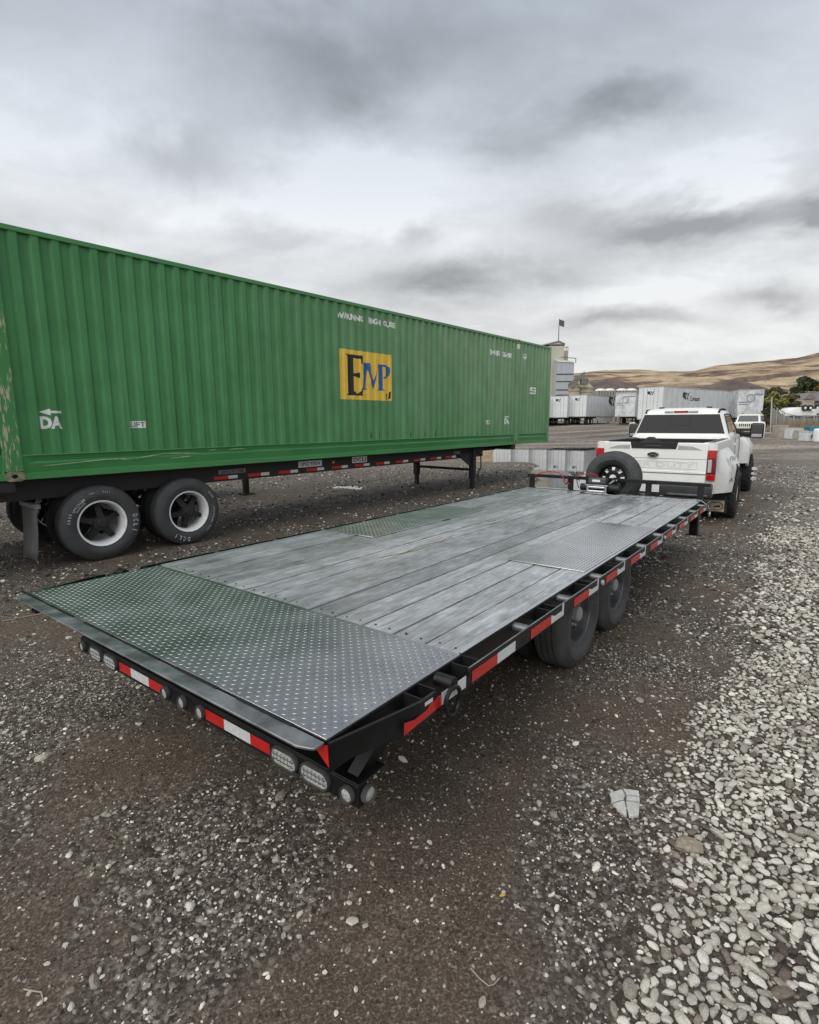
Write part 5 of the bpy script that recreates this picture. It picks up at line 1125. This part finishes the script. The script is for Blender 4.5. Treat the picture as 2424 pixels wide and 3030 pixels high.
p = gp(1848, 74); box_trailer('worn white trailer with its nose and ring emblem facing the yard', (p.x+13.5*math.sin(rad(26)), p.y+13.5*math.cos(rad(26)), p.z), yy(26+180), L=13.5, H=4.35, nose_logo=True, logo=None, tone=1)
box_trailer('large white trailer behind the pickup with name on side and emblem on rear', gp(1921, 55), yy(51), L=15.6, H=4.35, side_logo=(4.1, 3.05, 1.5, 'Covenant'))
p = gp(2216, 62); box_trailer('worn white trailer beside the trees with double stripes on its nose', (p.x+14*math.sin(rad(18)), p.y+14*math.cos(rad(18)), p.z), yy(18+180), L=14, H=4.25, nose_logo=True, logo=None, tone=1)

for u_, lb_ in ((1594, 'white box trailer hidden by the container, mirrored nearest its end in the puddle'), (1541, 'white box trailer hidden by the container, second one mirrored in the puddle'), (1488, 'white box trailer hidden by the container, third one mirrored in the puddle')):
    box_trailer(lb_, gp(u_, 76), yy(24))
# grain elevator
tanc = mat('elevator tan', (.46, .43, .36), (.54, .51, .44), .4, .8); tand = mat('elevator tan dark', (.40, .36, .28), (.50, .45, .34), .6, .85); galv = mat('galvanised', (.40, .42, .45), (.50, .52, .55), .8, .5, .6, metal=.3, stretch=(2, 2, .2))
D = 170
def X_(u, d=D): return at(u, 1245, d).x
def Z_(v, d=D, u=1650): return at(u, v, d).z
el = thing('grain_elevator', 'tall tan grain elevator with gabled top rising behind the container', 'building', (X_(1640), D, 0))
ox = X_(1640)
b = MB(); x0, x1 = X_(1555)-ox, X_(1662)-ox; zr = Z_(1007); ze = Z_(1020); b.box(x0, x1, 0, 12, 0, ze); b.build('tower', tanc, el)
xr = X_(1645)-ox; b = MB(); b.add([(xr, -.3, zr), (x1+.2, -.3, Z_(1017)), (x1+.2, 12.3, Z_(1017)), (xr, 12.3, zr), (x0, -.3, Z_(1030)), (x0, 12.3, Z_(1030))], [(0, 1, 2, 3), (0, 3, 5, 4)]); o = b.build('roof', mat('roof grey', (.30, .30, .29), (.36, .36, .35), .5, .7), el); sm = o.modifiers.new('t', 'SOLIDIFY'); sm.thickness = .35
b = MB(); b.add([(xr, 0, zr-.15), (x1, 0, Z_(1018)), (x1, 0, ze-.3), (x0, 0, ze-.3), (x0, 0, Z_(1031))], [(0, 1, 2, 3, 4)]); b.build('gable', tanc, el)
b = MB(); b.cyl((X_(1673)-ox, 4, 0), (X_(1673)-ox, 4, Z_(1034)), 1.15, 20); b.build('round_tower', tanc, el)
b = MB()
for k in range(9):
    a = k*2*math.pi/9; b.cyl((X_(1673)-ox+1.1*math.cos(a), 4+1.1*math.sin(a), Z_(1034)), (X_(1673)-ox+1.1*math.cos(a), 4+1.1*math.sin(a), Z_(1022)), .05, 4)
b.tube([(X_(1673)-ox+1.1*math.cos(a), 4+1.1*math.sin(a), Z_(1022)) for a in np.linspace(0, 6.28, 13)[:-1]], .06, 4, True); b.build('roof_railing', charcoal, el)
b = MB(); b.box(X_(1630)-ox, X_(1678)-ox, -5, -1, 0, Z_(1077)); gb = b.build('metal_bin', galv, el)
b = MB(); b.add([(X_(1630)-ox, -5.2, Z_(1076)), (X_(1680)-ox, -5.2, Z_(1079)), (X_(1680)-ox, -1, Z_(1070)), (X_(1630)-ox, -1, Z_(1060))], [(0, 1, 2, 3)]); b.build('bin_roof', tanc, gb)
for v in (1111, 1132, 1156, 1171):
    b = MB(); b.box(X_(1629)-ox, X_(1679)-ox, -5.06, -5.0, Z_(v)-.22, Z_(v)+.12); b.build('bin_band', charcoal, gb)
b = MB(); b.tube([(X_(1640)-ox, -5, Z_(1062)), (X_(1682)-ox, -5, Z_(1066))], .12, 4); b.tube([(X_(1682)-ox, -5, Z_(1066)), (X_(1682)-ox, -5, Z_(1079))], .12, 4); b.build('walkway_rail', charcoal, gb)
fl = thing('flagpole', 'flagpole with dark flag on the ridge of the grain elevator', 'flagpole', (X_(1645), D+.5, zr))
h = Z_(942)-zr; b = MB(); b.cyl((0, 0, 0), (0, 0, h), .16, 6, .07); b.build('pole', greysteel, fl)
b = MB(); b.grid([[(0.05+.5*i, .12*math.sin(i*1.4), h-.15-.28*i*.6), (.05+.5*i, .12*math.sin(i*1.4+.4), h-1.9-.35*i*.6)] for i in range(4)]); b.build('flag', mat('flag cloth', (.07, .07, .09), (.12, .10, .11), 2, .8), fl)
# tan silo house with conveyor
sh = thing('silo_house', 'low tan banded silo house with conveyor on top beside the grain elevator', 'building', (X_(1718, 150), 150, 0)); s0 = X_(1718, 150); zz = lambda v: Z_(v, 150, 1718)
for k, (ua, ub, v) in enumerate(((1680, 1712, 1143), (1706, 1756, 1146))):
    r = (X_(ub, 150)-X_(ua, 150))/2; cx_ = (X_(ub, 150)+X_(ua, 150))/2-s0
    b = MB(); b.lathe([(r, 0), (r, zz(v)), (r*.25, zz(v-18)), (.001, zz(v-18))], (cx_, k*1.5, 0), 20, False, 'z'); o = b.build('silo', tand, sh, smooth=30)
    for j in range(4):
        b = MB(); zb = zz(v)-.5-j*1.0; b.lathe([(r+.02, zb), (r+.1, zb+.05), (r+.1, zb+.15), (r+.02, zb+.2)], (cx_, k*1.5, 0), 20, True, 'z'); b.build('silo_band', mat('band shade', (.28, .25, .19), None, rough=.8), o)
b = MB(); A = Vector((X_(1672, 150)-s0, -2, zz(1142))); B = Vector((X_(1716, 150)-s0, -2, zz(1112)))
b.hexa([A+Vector((0, -.4, -.6)), B+Vector((0, -.4, -.6)), B+Vector((0, .4, -.6)), A+Vector((0, .4, -.6)), A+Vector((0, -.4, .5)), B+Vector((0, -.4, .9)), B+Vector((0, .4, .9)), A+Vector((0, .4, .5))]); b.box(B.x-.8, B.x+.9, -3, -1, zz(1140), zz(1122)); b.build('conveyor', mat('conveyor green grey', (.11, .12, .10), (.2, .2, .17), 1.5, .8), sh)
# hopper rail cars with white hatch domes
for k, (ua, ub) in enumerate(((1757, 1815), (1817, 1880), (1884, 1945), (1948, 2010))):
    d = 118; c0 = (X_(ua, d)+X_(ub, d))/2; L2 = (X_(ub, d)-X_(ua, d))/2; za = Z_(1156, d, 1850)
    hc = thing('hopper_car', ('brown hopper rail car nearest the silo house', 'brown hopper rail car, second from the silo house', 'brown hopper rail car behind the ring emblem trailer', 'brown hopper rail car farthest right behind the trailers')[k], 'rail car', (c0, d, 0), 0, 'hopper rail cars behind the trailers')
    b = MB(); b.prism([(-L2, .9), (L2, .9), (L2, za), (-L2, za)], -1.5, 1.5, 'y'); b.build('car_body', mat('car brown', (.24, .215, .185), (.34, .30, .25), 1, .8), hc, bevel=.1)
    for j in range(7):
        x = -L2+.3+j*(2*L2-.6)/6; b = MB(); b.box(x, x+.14, -1.58, -1.5, .95, za-.05); b.build('car_rib', mat('car rib', (.15, .13, .11), None, rough=.8), hc)
    for j in (-1, 1):
        b = MB(); b.lathe([(1.15, za-.02), (1.0, za+.30), (.5, za+.48), (.001, za+.5)], (j*L2*.45, 0, 0), 16, False, 'z'); b.build('hatch_dome', white_paint, hc)
    for j in (-.7, .7):
        b = MB(); b.box(j*L2-.8, j*L2+.8, -.9, .9, .0, .9); b.build('bogie', frameblk, hc)

# hills
def hills():
    sky_pts = [(-4000, 1120), (-1500, 1108), (0, 1130), (900, 1112), (1500, 1100), (1690, 1098), (1740, 1093), (1790, 1090), (1880, 1088), (1960, 1091), (2049, 1090), (2123, 1076), (2221, 1065), (2307, 1056), (2356, 1054), (2424, 1038), (2600, 1015), (3200, 1000), (5000, 1060)]
    az = np.array([math.atan2(at(u, v, 1000).x, 1000) for u, v in sky_pts]); elv = np.array([(at(u, v, 1000).z-CAMZ)/math.hypot(at(u, v, 1000).x, 1000) for u, v in sky_pts])
    A = np.linspace(az[0], az[-1], 520); Rr = np.concatenate([np.linspace(520, 1700, 90), np.linspace(1760, 2600, 14)]); AA, RR = np.meshgrid(A, Rr, indexing='ij')
    E_ = np.interp(AA, az, elv); RD = 1650.
    X = RR*np.sin(AA); Y = RR*np.cos(AA); t = np.clip((RR-520)/(RD-520), 0, 1.6)
    prof_ = np.where(t < 1, .10*t+.90*t**1.55, 1-.5*(t-1)**2); H = E_*RD*prof_
    n = fbm(X/240+3, Y/240, 5); n2 = fbm(X/70, Y/70+9, 4); amp = np.sin(np.pi*np.clip(t, 0, 1))
    gul = 1-np.abs(2*fbm(X/300+11, Y/300+2, 4)-1)*2
    H = H+amp*((n-.5)*75+(n2-.5)*22+gul*10)+CAMZ*0+(n2-.5)*7*np.clip(t, 0, 1)-3
    b = MB(); V = np.stack([X, Y, H], -1); b.grid(V.tolist())
    mt = bpy.data.materials.new('dry grass hill'); mt.use_nodes = True; nt = mt.node_tree; N = nt.nodes.new; L = nt.links.new; bs = nt.nodes['Principled BSDF']; tc = N('ShaderNodeTexCoord')
    def noise(sc, st, det=8):
        mp = N('ShaderNodeMapping'); mp.inputs['Scale'].default_value = st; L(tc.outputs['Object'], mp.inputs[0]); nn_ = N('ShaderNodeTexNoise'); nn_.inputs['Scale'].default_value = sc; nn_.inputs['Detail'].default_value = det; nn_.inputs['Roughness'].default_value = .62; L(mp.outputs[0], nn_.inputs['Vector']); return nn_.outputs['Fac']
    def ramp(src, *st):
        r = N('ShaderNodeValToRGB'); e = r.color_ramp.elements; e[0].position, e[1].position = st[0][0], st[-1][0]; e[0].color = (*st[0][1], 1); e[1].color = (*st[-1][1], 1)
        for p_, c in st[1:-1]: k = e.new(p_); k.color = (*c, 1)
        L(src, r.inputs[0]); return r.outputs[0]
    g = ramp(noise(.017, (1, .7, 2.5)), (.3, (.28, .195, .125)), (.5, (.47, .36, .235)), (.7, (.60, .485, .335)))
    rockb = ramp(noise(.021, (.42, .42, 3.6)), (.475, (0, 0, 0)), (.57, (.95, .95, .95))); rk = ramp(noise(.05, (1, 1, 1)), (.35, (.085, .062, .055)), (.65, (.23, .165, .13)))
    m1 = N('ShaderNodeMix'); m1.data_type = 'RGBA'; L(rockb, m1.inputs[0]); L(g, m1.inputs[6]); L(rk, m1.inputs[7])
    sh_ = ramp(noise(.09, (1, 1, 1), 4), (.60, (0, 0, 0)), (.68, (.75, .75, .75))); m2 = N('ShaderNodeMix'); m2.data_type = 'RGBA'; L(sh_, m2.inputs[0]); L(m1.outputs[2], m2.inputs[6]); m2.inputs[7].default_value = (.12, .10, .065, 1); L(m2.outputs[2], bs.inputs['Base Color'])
    bp = N('ShaderNodeBump'); bp.inputs['Strength'].default_value = 1.; bp.inputs['Distance'].default_value = 14.; L(noise(.03, (1, 1, 1), 8), bp.inputs['Height']); L(bp.outputs[0], bs.inputs['Normal'])
    bs.inputs['Roughness'].default_value = 1; bs.inputs['Specular IOR Level'].default_value = .1
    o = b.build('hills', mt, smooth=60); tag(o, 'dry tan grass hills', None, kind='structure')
hills()
def mound(u, vtop, d, wu, label, seed):
    c = at(u, 1245, d); h = at(u, vtop, d).z; w = wu/FPX*d; rg = np.random.default_rng(seed); P = []
    for i in range(15):
        row = []
        for j in range(25):
            a = 2*math.pi*j/24; r = i/14; r_ = math.sqrt(r*r+.0036)-.06; z = h*max(0, 1-r_)**1.15*(1+r*(.22*math.sin(a*3+seed)+.12*math.sin(a*7+1))) if i < 14 else -3; row.append((c.x+w*r*math.cos(a), c.y+w*.8*r*math.sin(a), z))
        P.append(row)
    o = MB().grid(P).build('hill_mound', mat('purple rock hill', (.075, .055, .052), (.17, .125, .105), .05, 1., stretch=(1, 1, 2)), smooth=60); tag(o, label, None, kind='structure')
mound(1790, 1120, 420, 330, 'dark purple brown mound at the foot of the hills', 1); mound(2150, 1122, 430, 360, 'dark mound behind the trailers', 2)

# trees
def leafy(name, label, u, vtop, D_, wu, cols, seed, vbase=1245, dens=1.0, zb=None, group='trees and shrubs behind the yard'):
    c = at(u, 1245, D_); zg = 1.2 if D_ > 84 else gz(c.x, c.y); h = at(u, vtop, D_).z-zg; w = wu*1.3/FPX*D_; rg = np.random.default_rng(seed)
    t = thing(name, label, 'tree', (c.x, c.y, zg), 0, group); bk = mat('bark', (.10, .075, .055), (.16, .12, .09), 4, .9)
    b = MB(); b.cyl((0, 0, -.2), (0, 0, h*.55), .09*h**.6, 8, .03*h**.6)
    lobes = []
    for k in range(26):
        a = rg.uniform(0, 6.28); r = w*.92*rg.uniform(.1, 1)**.5; z = h*rg.uniform(.16, .90); lobes.append((r*math.cos(a)*(1.08-z/h*.62), r*math.sin(a)*(1.08-z/h*.62), z, w*rg.uniform(.13, .30)))
        b.cyl((0, 0, h*rg.uniform(.15, .45)), (lobes[-1][0], lobes[-1][1], z), .035*h**.6, 5, .01)
    lobes.append((0, 0, h*.90, w*.28)); b.build('trunk', bk, t)
    n = int(5200*dens); li = rg.integers(0, len(lobes), n); LB = np.array(lobes)[li]; d = rg.normal(size=(n, 3)); d /= np.linalg.norm(d, axis=1, keepdims=True); rr_ = rg.uniform(.35, 1.05, n)**.6
    C = LB[:, :3]+d*(LB[:, 3]*rr_)[:, None]*np.array([1, 1, .72]); C[:, 2] = np.maximum(C[:, 2], .12*h)
    s = .085*h**.5*rg.uniform(.5, 1.4, n); a1 = rg.normal(size=(n, 3)); a1 /= np.linalg.norm(a1, axis=1, keepdims=True); a2 = np.cross(a1, rg.normal(size=(n, 3))); a2 /= np.linalg.norm(a2, axis=1, keepdims=True)
    V = np.stack([C-a1*s[:, None], C+a2*s[:, None]*.55, C+a1*s[:, None], C-a2*s[:, None]*.55], 1).reshape(-1, 3); f = np.arange(n*4).reshape(n, 4)
    b = MB(); b.v = V.tolist(); b.f = f.tolist(); o = b.build('crown', mat('leaf '+name+str(seed), *cols, .6, .8, lo=.35, hi=.65, spec=.2), t, smooth=0); return t
leafy('tree', 'large dark green tree behind the fence near the house', 2366, 1112, 88, 46, ((.035, .055, .025), (.085, .11, .05)), 1, dens=1.6)
leafy('tree', 'dark green bushy tree just right of the striped trailer', 2285, 1143, 96, 40, ((.045, .055, .028), (.10, .105, .05)), 2)
leafy('shrub', 'yellow green shrub in front of the dark trees beside the trailer', 2283, 1159, 72, 36, ((.15, .16, .045), (.29, .27, .09)), 3, dens=1.2)
leafy('shrub', 'olive shrub below the large dark tree behind the fence', 2335, 1164, 80, 30, ((.07, .075, .03), (.15, .14, .06)), 4)
leafy('tree', 'orange brown autumn tree above the house roof', 2416, 1128, 100, 34, ((.17, .10, .03), (.28, .17, .05)), 5, dens=1.2)
leafy('shrub', 'low grey green brush at the foot of the fence beside the striped trailer', 2268, 1206, 60, 16, ((.07, .065, .035), (.14, .12, .065)), 6, dens=.7)
leafy('shrub', 'small red autumn bush above the roof of the long white trailer', 2188, 1150, 140, 12, ((.20, .055, .025), (.28, .10, .04)), 7, dens=.4)
leafy('tree', 'dark green tree standing between the large tree and the autumn tree', 2394, 1138, 104, 34, ((.04, .055, .028), (.09, .105, .05)), 8, dens=1.1)
leafy('tree', 'grey green tree low behind the striped trailer corner', 2262, 1150, 104, 30, ((.055, .06, .04), (.11, .11, .07)), 9)
leafy('shrub', 'dark brush between the striped trailer and the fence corner', 2258, 1192, 66, 16, ((.045, .045, .025), (.10, .09, .05)), 10, dens=.9)
# house
hs = thing('house', 'grey roofed house with gable at the right edge behind the parked trailers', 'house', (at(2405, 1245, 84).x, 84, 1.0)); h0 = at(2405, 1245, 84).x
hx = lambda u: at(u, 1245, 84).x-h0; hz_ = lambda v: at(2405, v, 84).z-1.0
wallm = mat('mauve siding', (.20, .15, .145), (.25, .19, .18), 2, .8); roofm = mat('shingle grey', (.17, .155, .16), (.24, .22, .22), 3, .85)
b = MB(); b.box(hx(2345), hx(2470), 0, 8, 0, hz_(1186)); b.build('wall', wallm, hs)
b = MB(); b.add([(hx(2338), -.5, hz_(1186)), (hx(2480), -.5, hz_(1186)), (hx(2470), 4, hz_(1154)), (hx(2366), 4, hz_(1162)), (hx(2338), 8.5, hz_(1186)), (hx(2480), 8.5, hz_(1186))], [(0, 1, 2, 3), (0, 3, 4), (3, 2, 5, 4), (1, 5, 2)]); rf = b.build('roof', roofm, hs)
b = MB(); b.add([(hx(2357), -1.2, hz_(1181)), (hx(2395), -1.2, hz_(1181)), (hx(2374), -1.2, hz_(1163)), (hx(2357), 3, hz_(1181)), (hx(2395), 3, hz_(1181)), (hx(2374), 4, hz_(1163))], [(0, 1, 2), (0, 2, 5, 3), (1, 4, 5, 2)]); b.build('gable', roofm, hs)
b = MB(); b.box(hx(2352), hx(2390), -1.0, 0, 0, hz_(1182)); b.build('porch_wall', mat('tan siding', (.36, .31, .25), (.42, .37, .30), 2, .8), hs)
for u in (2356, 2380):
    b = MB(); b.box(hx(u), hx(u)+.6, -1.04, -.99, 1.0, 2.2); w_ = b.build('window', white_paint, hs); b = MB(); b.box(hx(u)+.06, hx(u)+.54, -1.05, -1.035, 1.06, 2.14); b.build('pane', glass_dark, w_)
b = MB(); b.box(hx(2398), hx(2440), -.06, -.003, 0, 2.4); b.build('garage_door', mat('garage brown', (.13, .085, .08), (.17, .11, .10), 2, .7), hs)
# white covered trailer with three wheels on its flank, beyond the fence
cv = thing('covered_trailer', 'white rounded trailer body with three white rimmed tyres beyond the fence', 'trailer', gp(2350, 66)); c0 = gp(2350, 66)
k66 = 66/FPX; rows = []
for i in range(15):
    x = (-46+92*i/14)*k66; e = math.sin(math.pi*min(1, (i+.35)/5)/2); top = .9+.62*e; rows.append([(x, -1.0*e, .55), (x, -1.05*e, 1.2), (x, -.8*e, top), (x, .8*e, top), (x, 1.05*e, 1.2), (x, 1.0*e, .55)])
zo = at(2350, 1196, 66).z-c0.z-1.9; b = MB(); b.grid([[(x, y, z+zo) for x, y, z in r] for r in rows]); b.add([(x, y, z+zo) for x, y, z in rows[0]], [tuple(range(6))]); b.add([(x, y, z+zo) for x, y, z in rows[-1]], [tuple(range(6))]); b.build('body', white_paint, cv, smooth=50)
for u in (2357, 2372, 2392):
    wz = at(u, 1207, 65).z-c0.z; b = MB(); b.lathe([(.17, -.1), (.34, -.1), (.35, .1), (.17, .1)], ((u-2350)*k66, -1.2, wz), 20); o = b.build('tyre', rubberdark, cv); b = MB(); b.lathe([(.001, -.09), (.17, -.06), (.17, .08), (.001, .08)], ((u-2350)*k66, -1.2, wz), 14); b.build('rim', rim_white, o)
b = MB(); b.box(-1.6, 1.6, -.7, .7, .35, .55+zo); b.build('frame', greysteel, cv)
# small white boat bow at the very edge
bt = thing('small_boat', 'white boat hull at the right edge beyond the fence', 'boat', gp(2428, 60)); zt = at(2420, 1210, 60).z-gp(2428, 60).z
rows = []
for i in range(9):
    x = -1.0+3.0*i/8; e = min(1, (i+.2)/4)**.6; rows.append([(x, -.8*e, zt), (x, -.55*e, zt-.45), (x, 0, zt-.7*e-.1), (x, .55*e, zt-.45), (x, .8*e, zt)])
b = MB(); b.grid(rows); b.build('hull', white_paint, bt, smooth=50); b = MB(); b.box(.4, 1.2, -.4, .4, zt-.05, zt+.4); b.build('console', white_paint, bt, bevel=.08); b = MB(); b.box(-.5, 1.8, -.5, .5, .0, zt-.75); b.build('boat_stand', greysteel, bt)

# fence
fpts = [(2283, 50, 1192), (2300, 51, 1208), (2322, 53, 1222), (2350, 55, 1229), (2380, 57, 1232), (2410, 58, 1231), (2440, 59, 1229)]
fn = thing('fence', 'sagging grey slatted chain link fence leading to the right edge', 'fence', gp(2283, 50)); f0 = gp(2283, 50); tops = []
slatm = mat('weathered slat', (.26, .245, .21), (.40, .375, .32), 1.4, .85, stretch=(1, 1, .3), rnd=.5); postm = mat('fence steel', (.36, .38, .37), (.46, .48, .47), 4, .5)
bases = []
for u, d, v in fpts:
    p = gp(u, d); q_ = at(u, v, d); bases.append((p-f0, q_-f0)); b = MB(); b.cyl(p-f0, q_-f0+Vector((0, 0, .5 if u == 2283 else .05)), .05, 8); b.build('fence_post', postm, fn)
b = MB(); b.tube([q_ for _, q_ in bases], .035, 6); b.build('top_rail', postm, fn)
for (p0, q0), (p1, q1) in zip(bases[:-1], bases[1:]):
    n = 9
    for k in range(n):
        if RNG.random() < .08: continue
        a = (k+.06)/n; c_ = (k+.90)/n; zl = RNG.uniform(.02, .25)
        A0, A1 = p0.lerp(p1, a), p0.lerp(p1, c_); B0, B1 = q0.lerp(q1, a)-Vector((0, 0, .06+zl)), q0.lerp(q1, c_)-Vector((0, 0, .06+zl)); o_ = Vector((.0, .025, 0))
        b = MB(); b.hexa([A0, A1, A1+o_, A0+o_, B0, B1, B1+o_, B0+o_]); b.build('slat', slatm, fn, smooth=0)
# dry weeds along the fence: uncountable
def weeds(name, label, pts, n, hmax, cols, seed):
    rg = np.random.default_rng(seed); b = MB()
    for k in range(n):
        i = rg.integers(0, len(pts)-1); p = Vector(pts[i]).lerp(Vector(pts[i+1]), rg.random()); x = p.x+rg.normal(0, .25); y = p.y-.2+rg.normal(0, .35); z = gz(x, y); h = hmax*rg.uniform(.3, 1); w = .03; l = Vector((rg.normal(0, .18), rg.normal(0, .1), h))
        b.add([(x-w, y, z), (x+w, y, z), (x+l.x+w*.3, y+l.y, z+h)], [(0, 1, 2)])
    o = b.build(name, mat(name+' stems', *cols, 2, .9), smooth=0); tag(o, label, 'weeds', kind='stuff')
weeds('dry_weeds', 'tan and rust dry weeds along the foot of the fence', [tuple(p+f0) for p, _ in bases], 900, 1.2, ((.20, .15, .09), (.34, .27, .17)), 3)
# concrete blocks and crates below the fence
concm = mat('concrete block', (.30, .27, .23), (.42, .39, .34), 3, .9, bump=.4, bscale=12)
def block(u0, u1, vt, d, mt_, label, name='concrete_block', cat='block', panel=None, deep=.8):
    p = gp((u0+u1)/2, d); w = (u1-u0)/FPX*d; h = at(u0, vt, d).z-p.z; o = thing(name, label, cat, p, .0 if panel else RNG.uniform(-.2, .2)); b = MB(); b.box(-w/2, w/2, 0, deep, -.05, h); b.build('body', mt_, o, bevel=.03)
    if panel: b = MB(); b.box(w*.02, w*.26, -.006, .001, h*.30, h*.75); b.build('dark_panel', mat('panel blue grey', (.12, .15, .20), None, rough=.5), o); b = MB(); b.box(-w/2-.01, w/2+.01, -.012, deep, h, h+.04); b.build('lid', mt_, o)
    return o
block(2311, 2338, 1258, 42, concm, 'tan rough concrete block nearest the fence corner'); block(2333, 2352, 1269, 40, concm, 'grey concrete block between the tan block and white crate')
block(2348, 2381, 1268, 39, mat('crate white', (.66, .68, .70), (.50, .50, .50), 3, .6), 'white crate with dark panel beside the grey concrete block', 'crate', 'crate', True)
block(2379, 2398, 1273, 38, concm, 'brown block standing between the two white crates'); block(2394, 2416, 1279, 36.5, mat('crate white', (0, 0, 0)), 'smaller white crate with dark panel at the right edge', 'crate', 'crate', True)
block(2403, 2432, 1262, 41, mat('teal plastic', (.03, .16, .25), (.04, .20, .30), 3, .5), 'teal plastic bin behind the white crates at the right edge', 'bin', 'bin'); 
cn_ = thing('water_tank', 'tall white plastic tank cut by the right edge of the picture', 'tank', gp(2432, 36)); b = MB(); hh_ = at(2420, 1268, 36).z-gp(2432, 36).z; b.lathe([(.001, 0), (.36, 0), (.38, .1), (.38, hh_-.1), (.3, hh_), (.001, hh_)], (0, 0, 0), 24, False, 'z'); b.build('tank_body', white_paint, cn_); b = MB(); b.cyl((-.2, -.36, .12), (-.22, -.43, .12), .06, 10); b.build('tank_valve', blackflat, cn_)

# white boxy off-roader parked by the striped trailer
sv = thing('parked_suv', 'white boxy off roader parked in front of the striped trailer', 'suv', gp(2216, 43), math.pi+rad(52)); sz = .98
cr = mat('suv cream white', (.80, .79, .72), (.70, .69, .62), 2, .35, coat=.3)
# local x forward, rear at x=0, nose x=4.4 ; group origin at rear? centre it
def sx(x): return x-2.6
b = MB(); loft(b, [rring(sx(.05), sx(4.35), .84, .55, .1), rring(sx(0), sx(4.42), .90, .75, .12), rring(sx(0), sx(4.40), .90, 1.02, .12), rring(sx(.02), sx(4.3), .86, 1.12, .12)]); b.build('body', cr, sv, smooth=38)
b = MB(); loft(b, [rring(sx(.02), sx(3.05), .84, 1.12, .06), rring(sx(.08), sx(2.75), .74, 1.66, .08), rring(sx(.14), sx(2.6), .68, 1.74, .1)]); b.build('cabin', cr, sv, smooth=38)
b = MB(); b.hexa([(sx(3.055), -.70, 1.17), (sx(3.055), .70, 1.17), (sx(3.03), .70, 1.17), (sx(3.03), -.70, 1.17), (sx(2.80), -.62, 1.62), (sx(2.80), .62, 1.62), (sx(2.77), .62, 1.62), (sx(2.77), -.62, 1.62)]); b.build('windscreen', mat('suv glass', (.04, .045, .05), None, rough=.1), sv)
for s in (-1, 1):
    for a, c_ in ((.2, .95), (1.05, 1.80), (1.9, 2.62)):
        b = MB(); y = lambda z: s*(.84-.10*(z-1.12)/.54+.006); d = .10 if c_ > 2.5 else 0; q = [(sx(a), y(1.2), 1.2), (sx(c_+.1 if d else c_), y(1.2), 1.2), (sx(c_-d), y(1.6), 1.6), (sx(a), y(1.6), 1.6)]; b.add(q, [(0, 1, 2, 3)]); b.build('side_window', mat('suv glass', (0, 0, 0)), sv, smooth=0)
    for x in (.85, 3.55):
        b = MB(); b.lathe([(.2, -.13), (.38, -.13), (.40, -.08), (.40, .08), (.38, .13), (.2, .13)], (sx(x), s*.80, .40), 24); o = b.build('wheel', rubberdark, sv); b = MB(); b.lathe([(.001, s*.11), (.2, s*.10), (.2, -s*.1), (.001, -s*.1)], (sx(x), s*.80, .40), 16); b.build('rim', greysteel, o)
        b = MB(); P = [(sx(x)+.48*math.cos(t), s*.905, .42+.48*math.sin(t)) for t in np.linspace(.15, 2.99, 12)]; b.tube(P, .05, 6); b.build('wheel_arch', blackflat, sv)
    b = MB(); b.cyl((sx(4.40), s*.66, .90), (sx(4.44), s*.66, .90), .10, 16); b.build('headlight', clear_lens, sv)
    b = MB(); b.box(sx(2.65), sx(2.8), s*1.0-.1, s*1.0+.1, 1.18, 1.32); b.build('side_mirror', blackflat, sv, bevel=.02)
for k in range(7):
    b = MB(); y = -.39+k*.13; b.box(sx(4.405), sx(4.43), y-.035, y+.035, .80, 1.0); b.build('grille_slot', blackflat, sv)
b = MB(); b.box(sx(4.38), sx(4.58), -.88, .88, .46, .64); b.build('front_bumper', blackflat, sv, bevel=.03)
b = MB(); b.tube([(sx(.3), -.6, 1.80), (sx(2.4), -.6, 1.80)], .02, 6); b.tube([(sx(.3), .6, 1.80), (sx(2.4), .6, 1.80)], .02, 6); b.build('roof_rails', blackflat, sv)
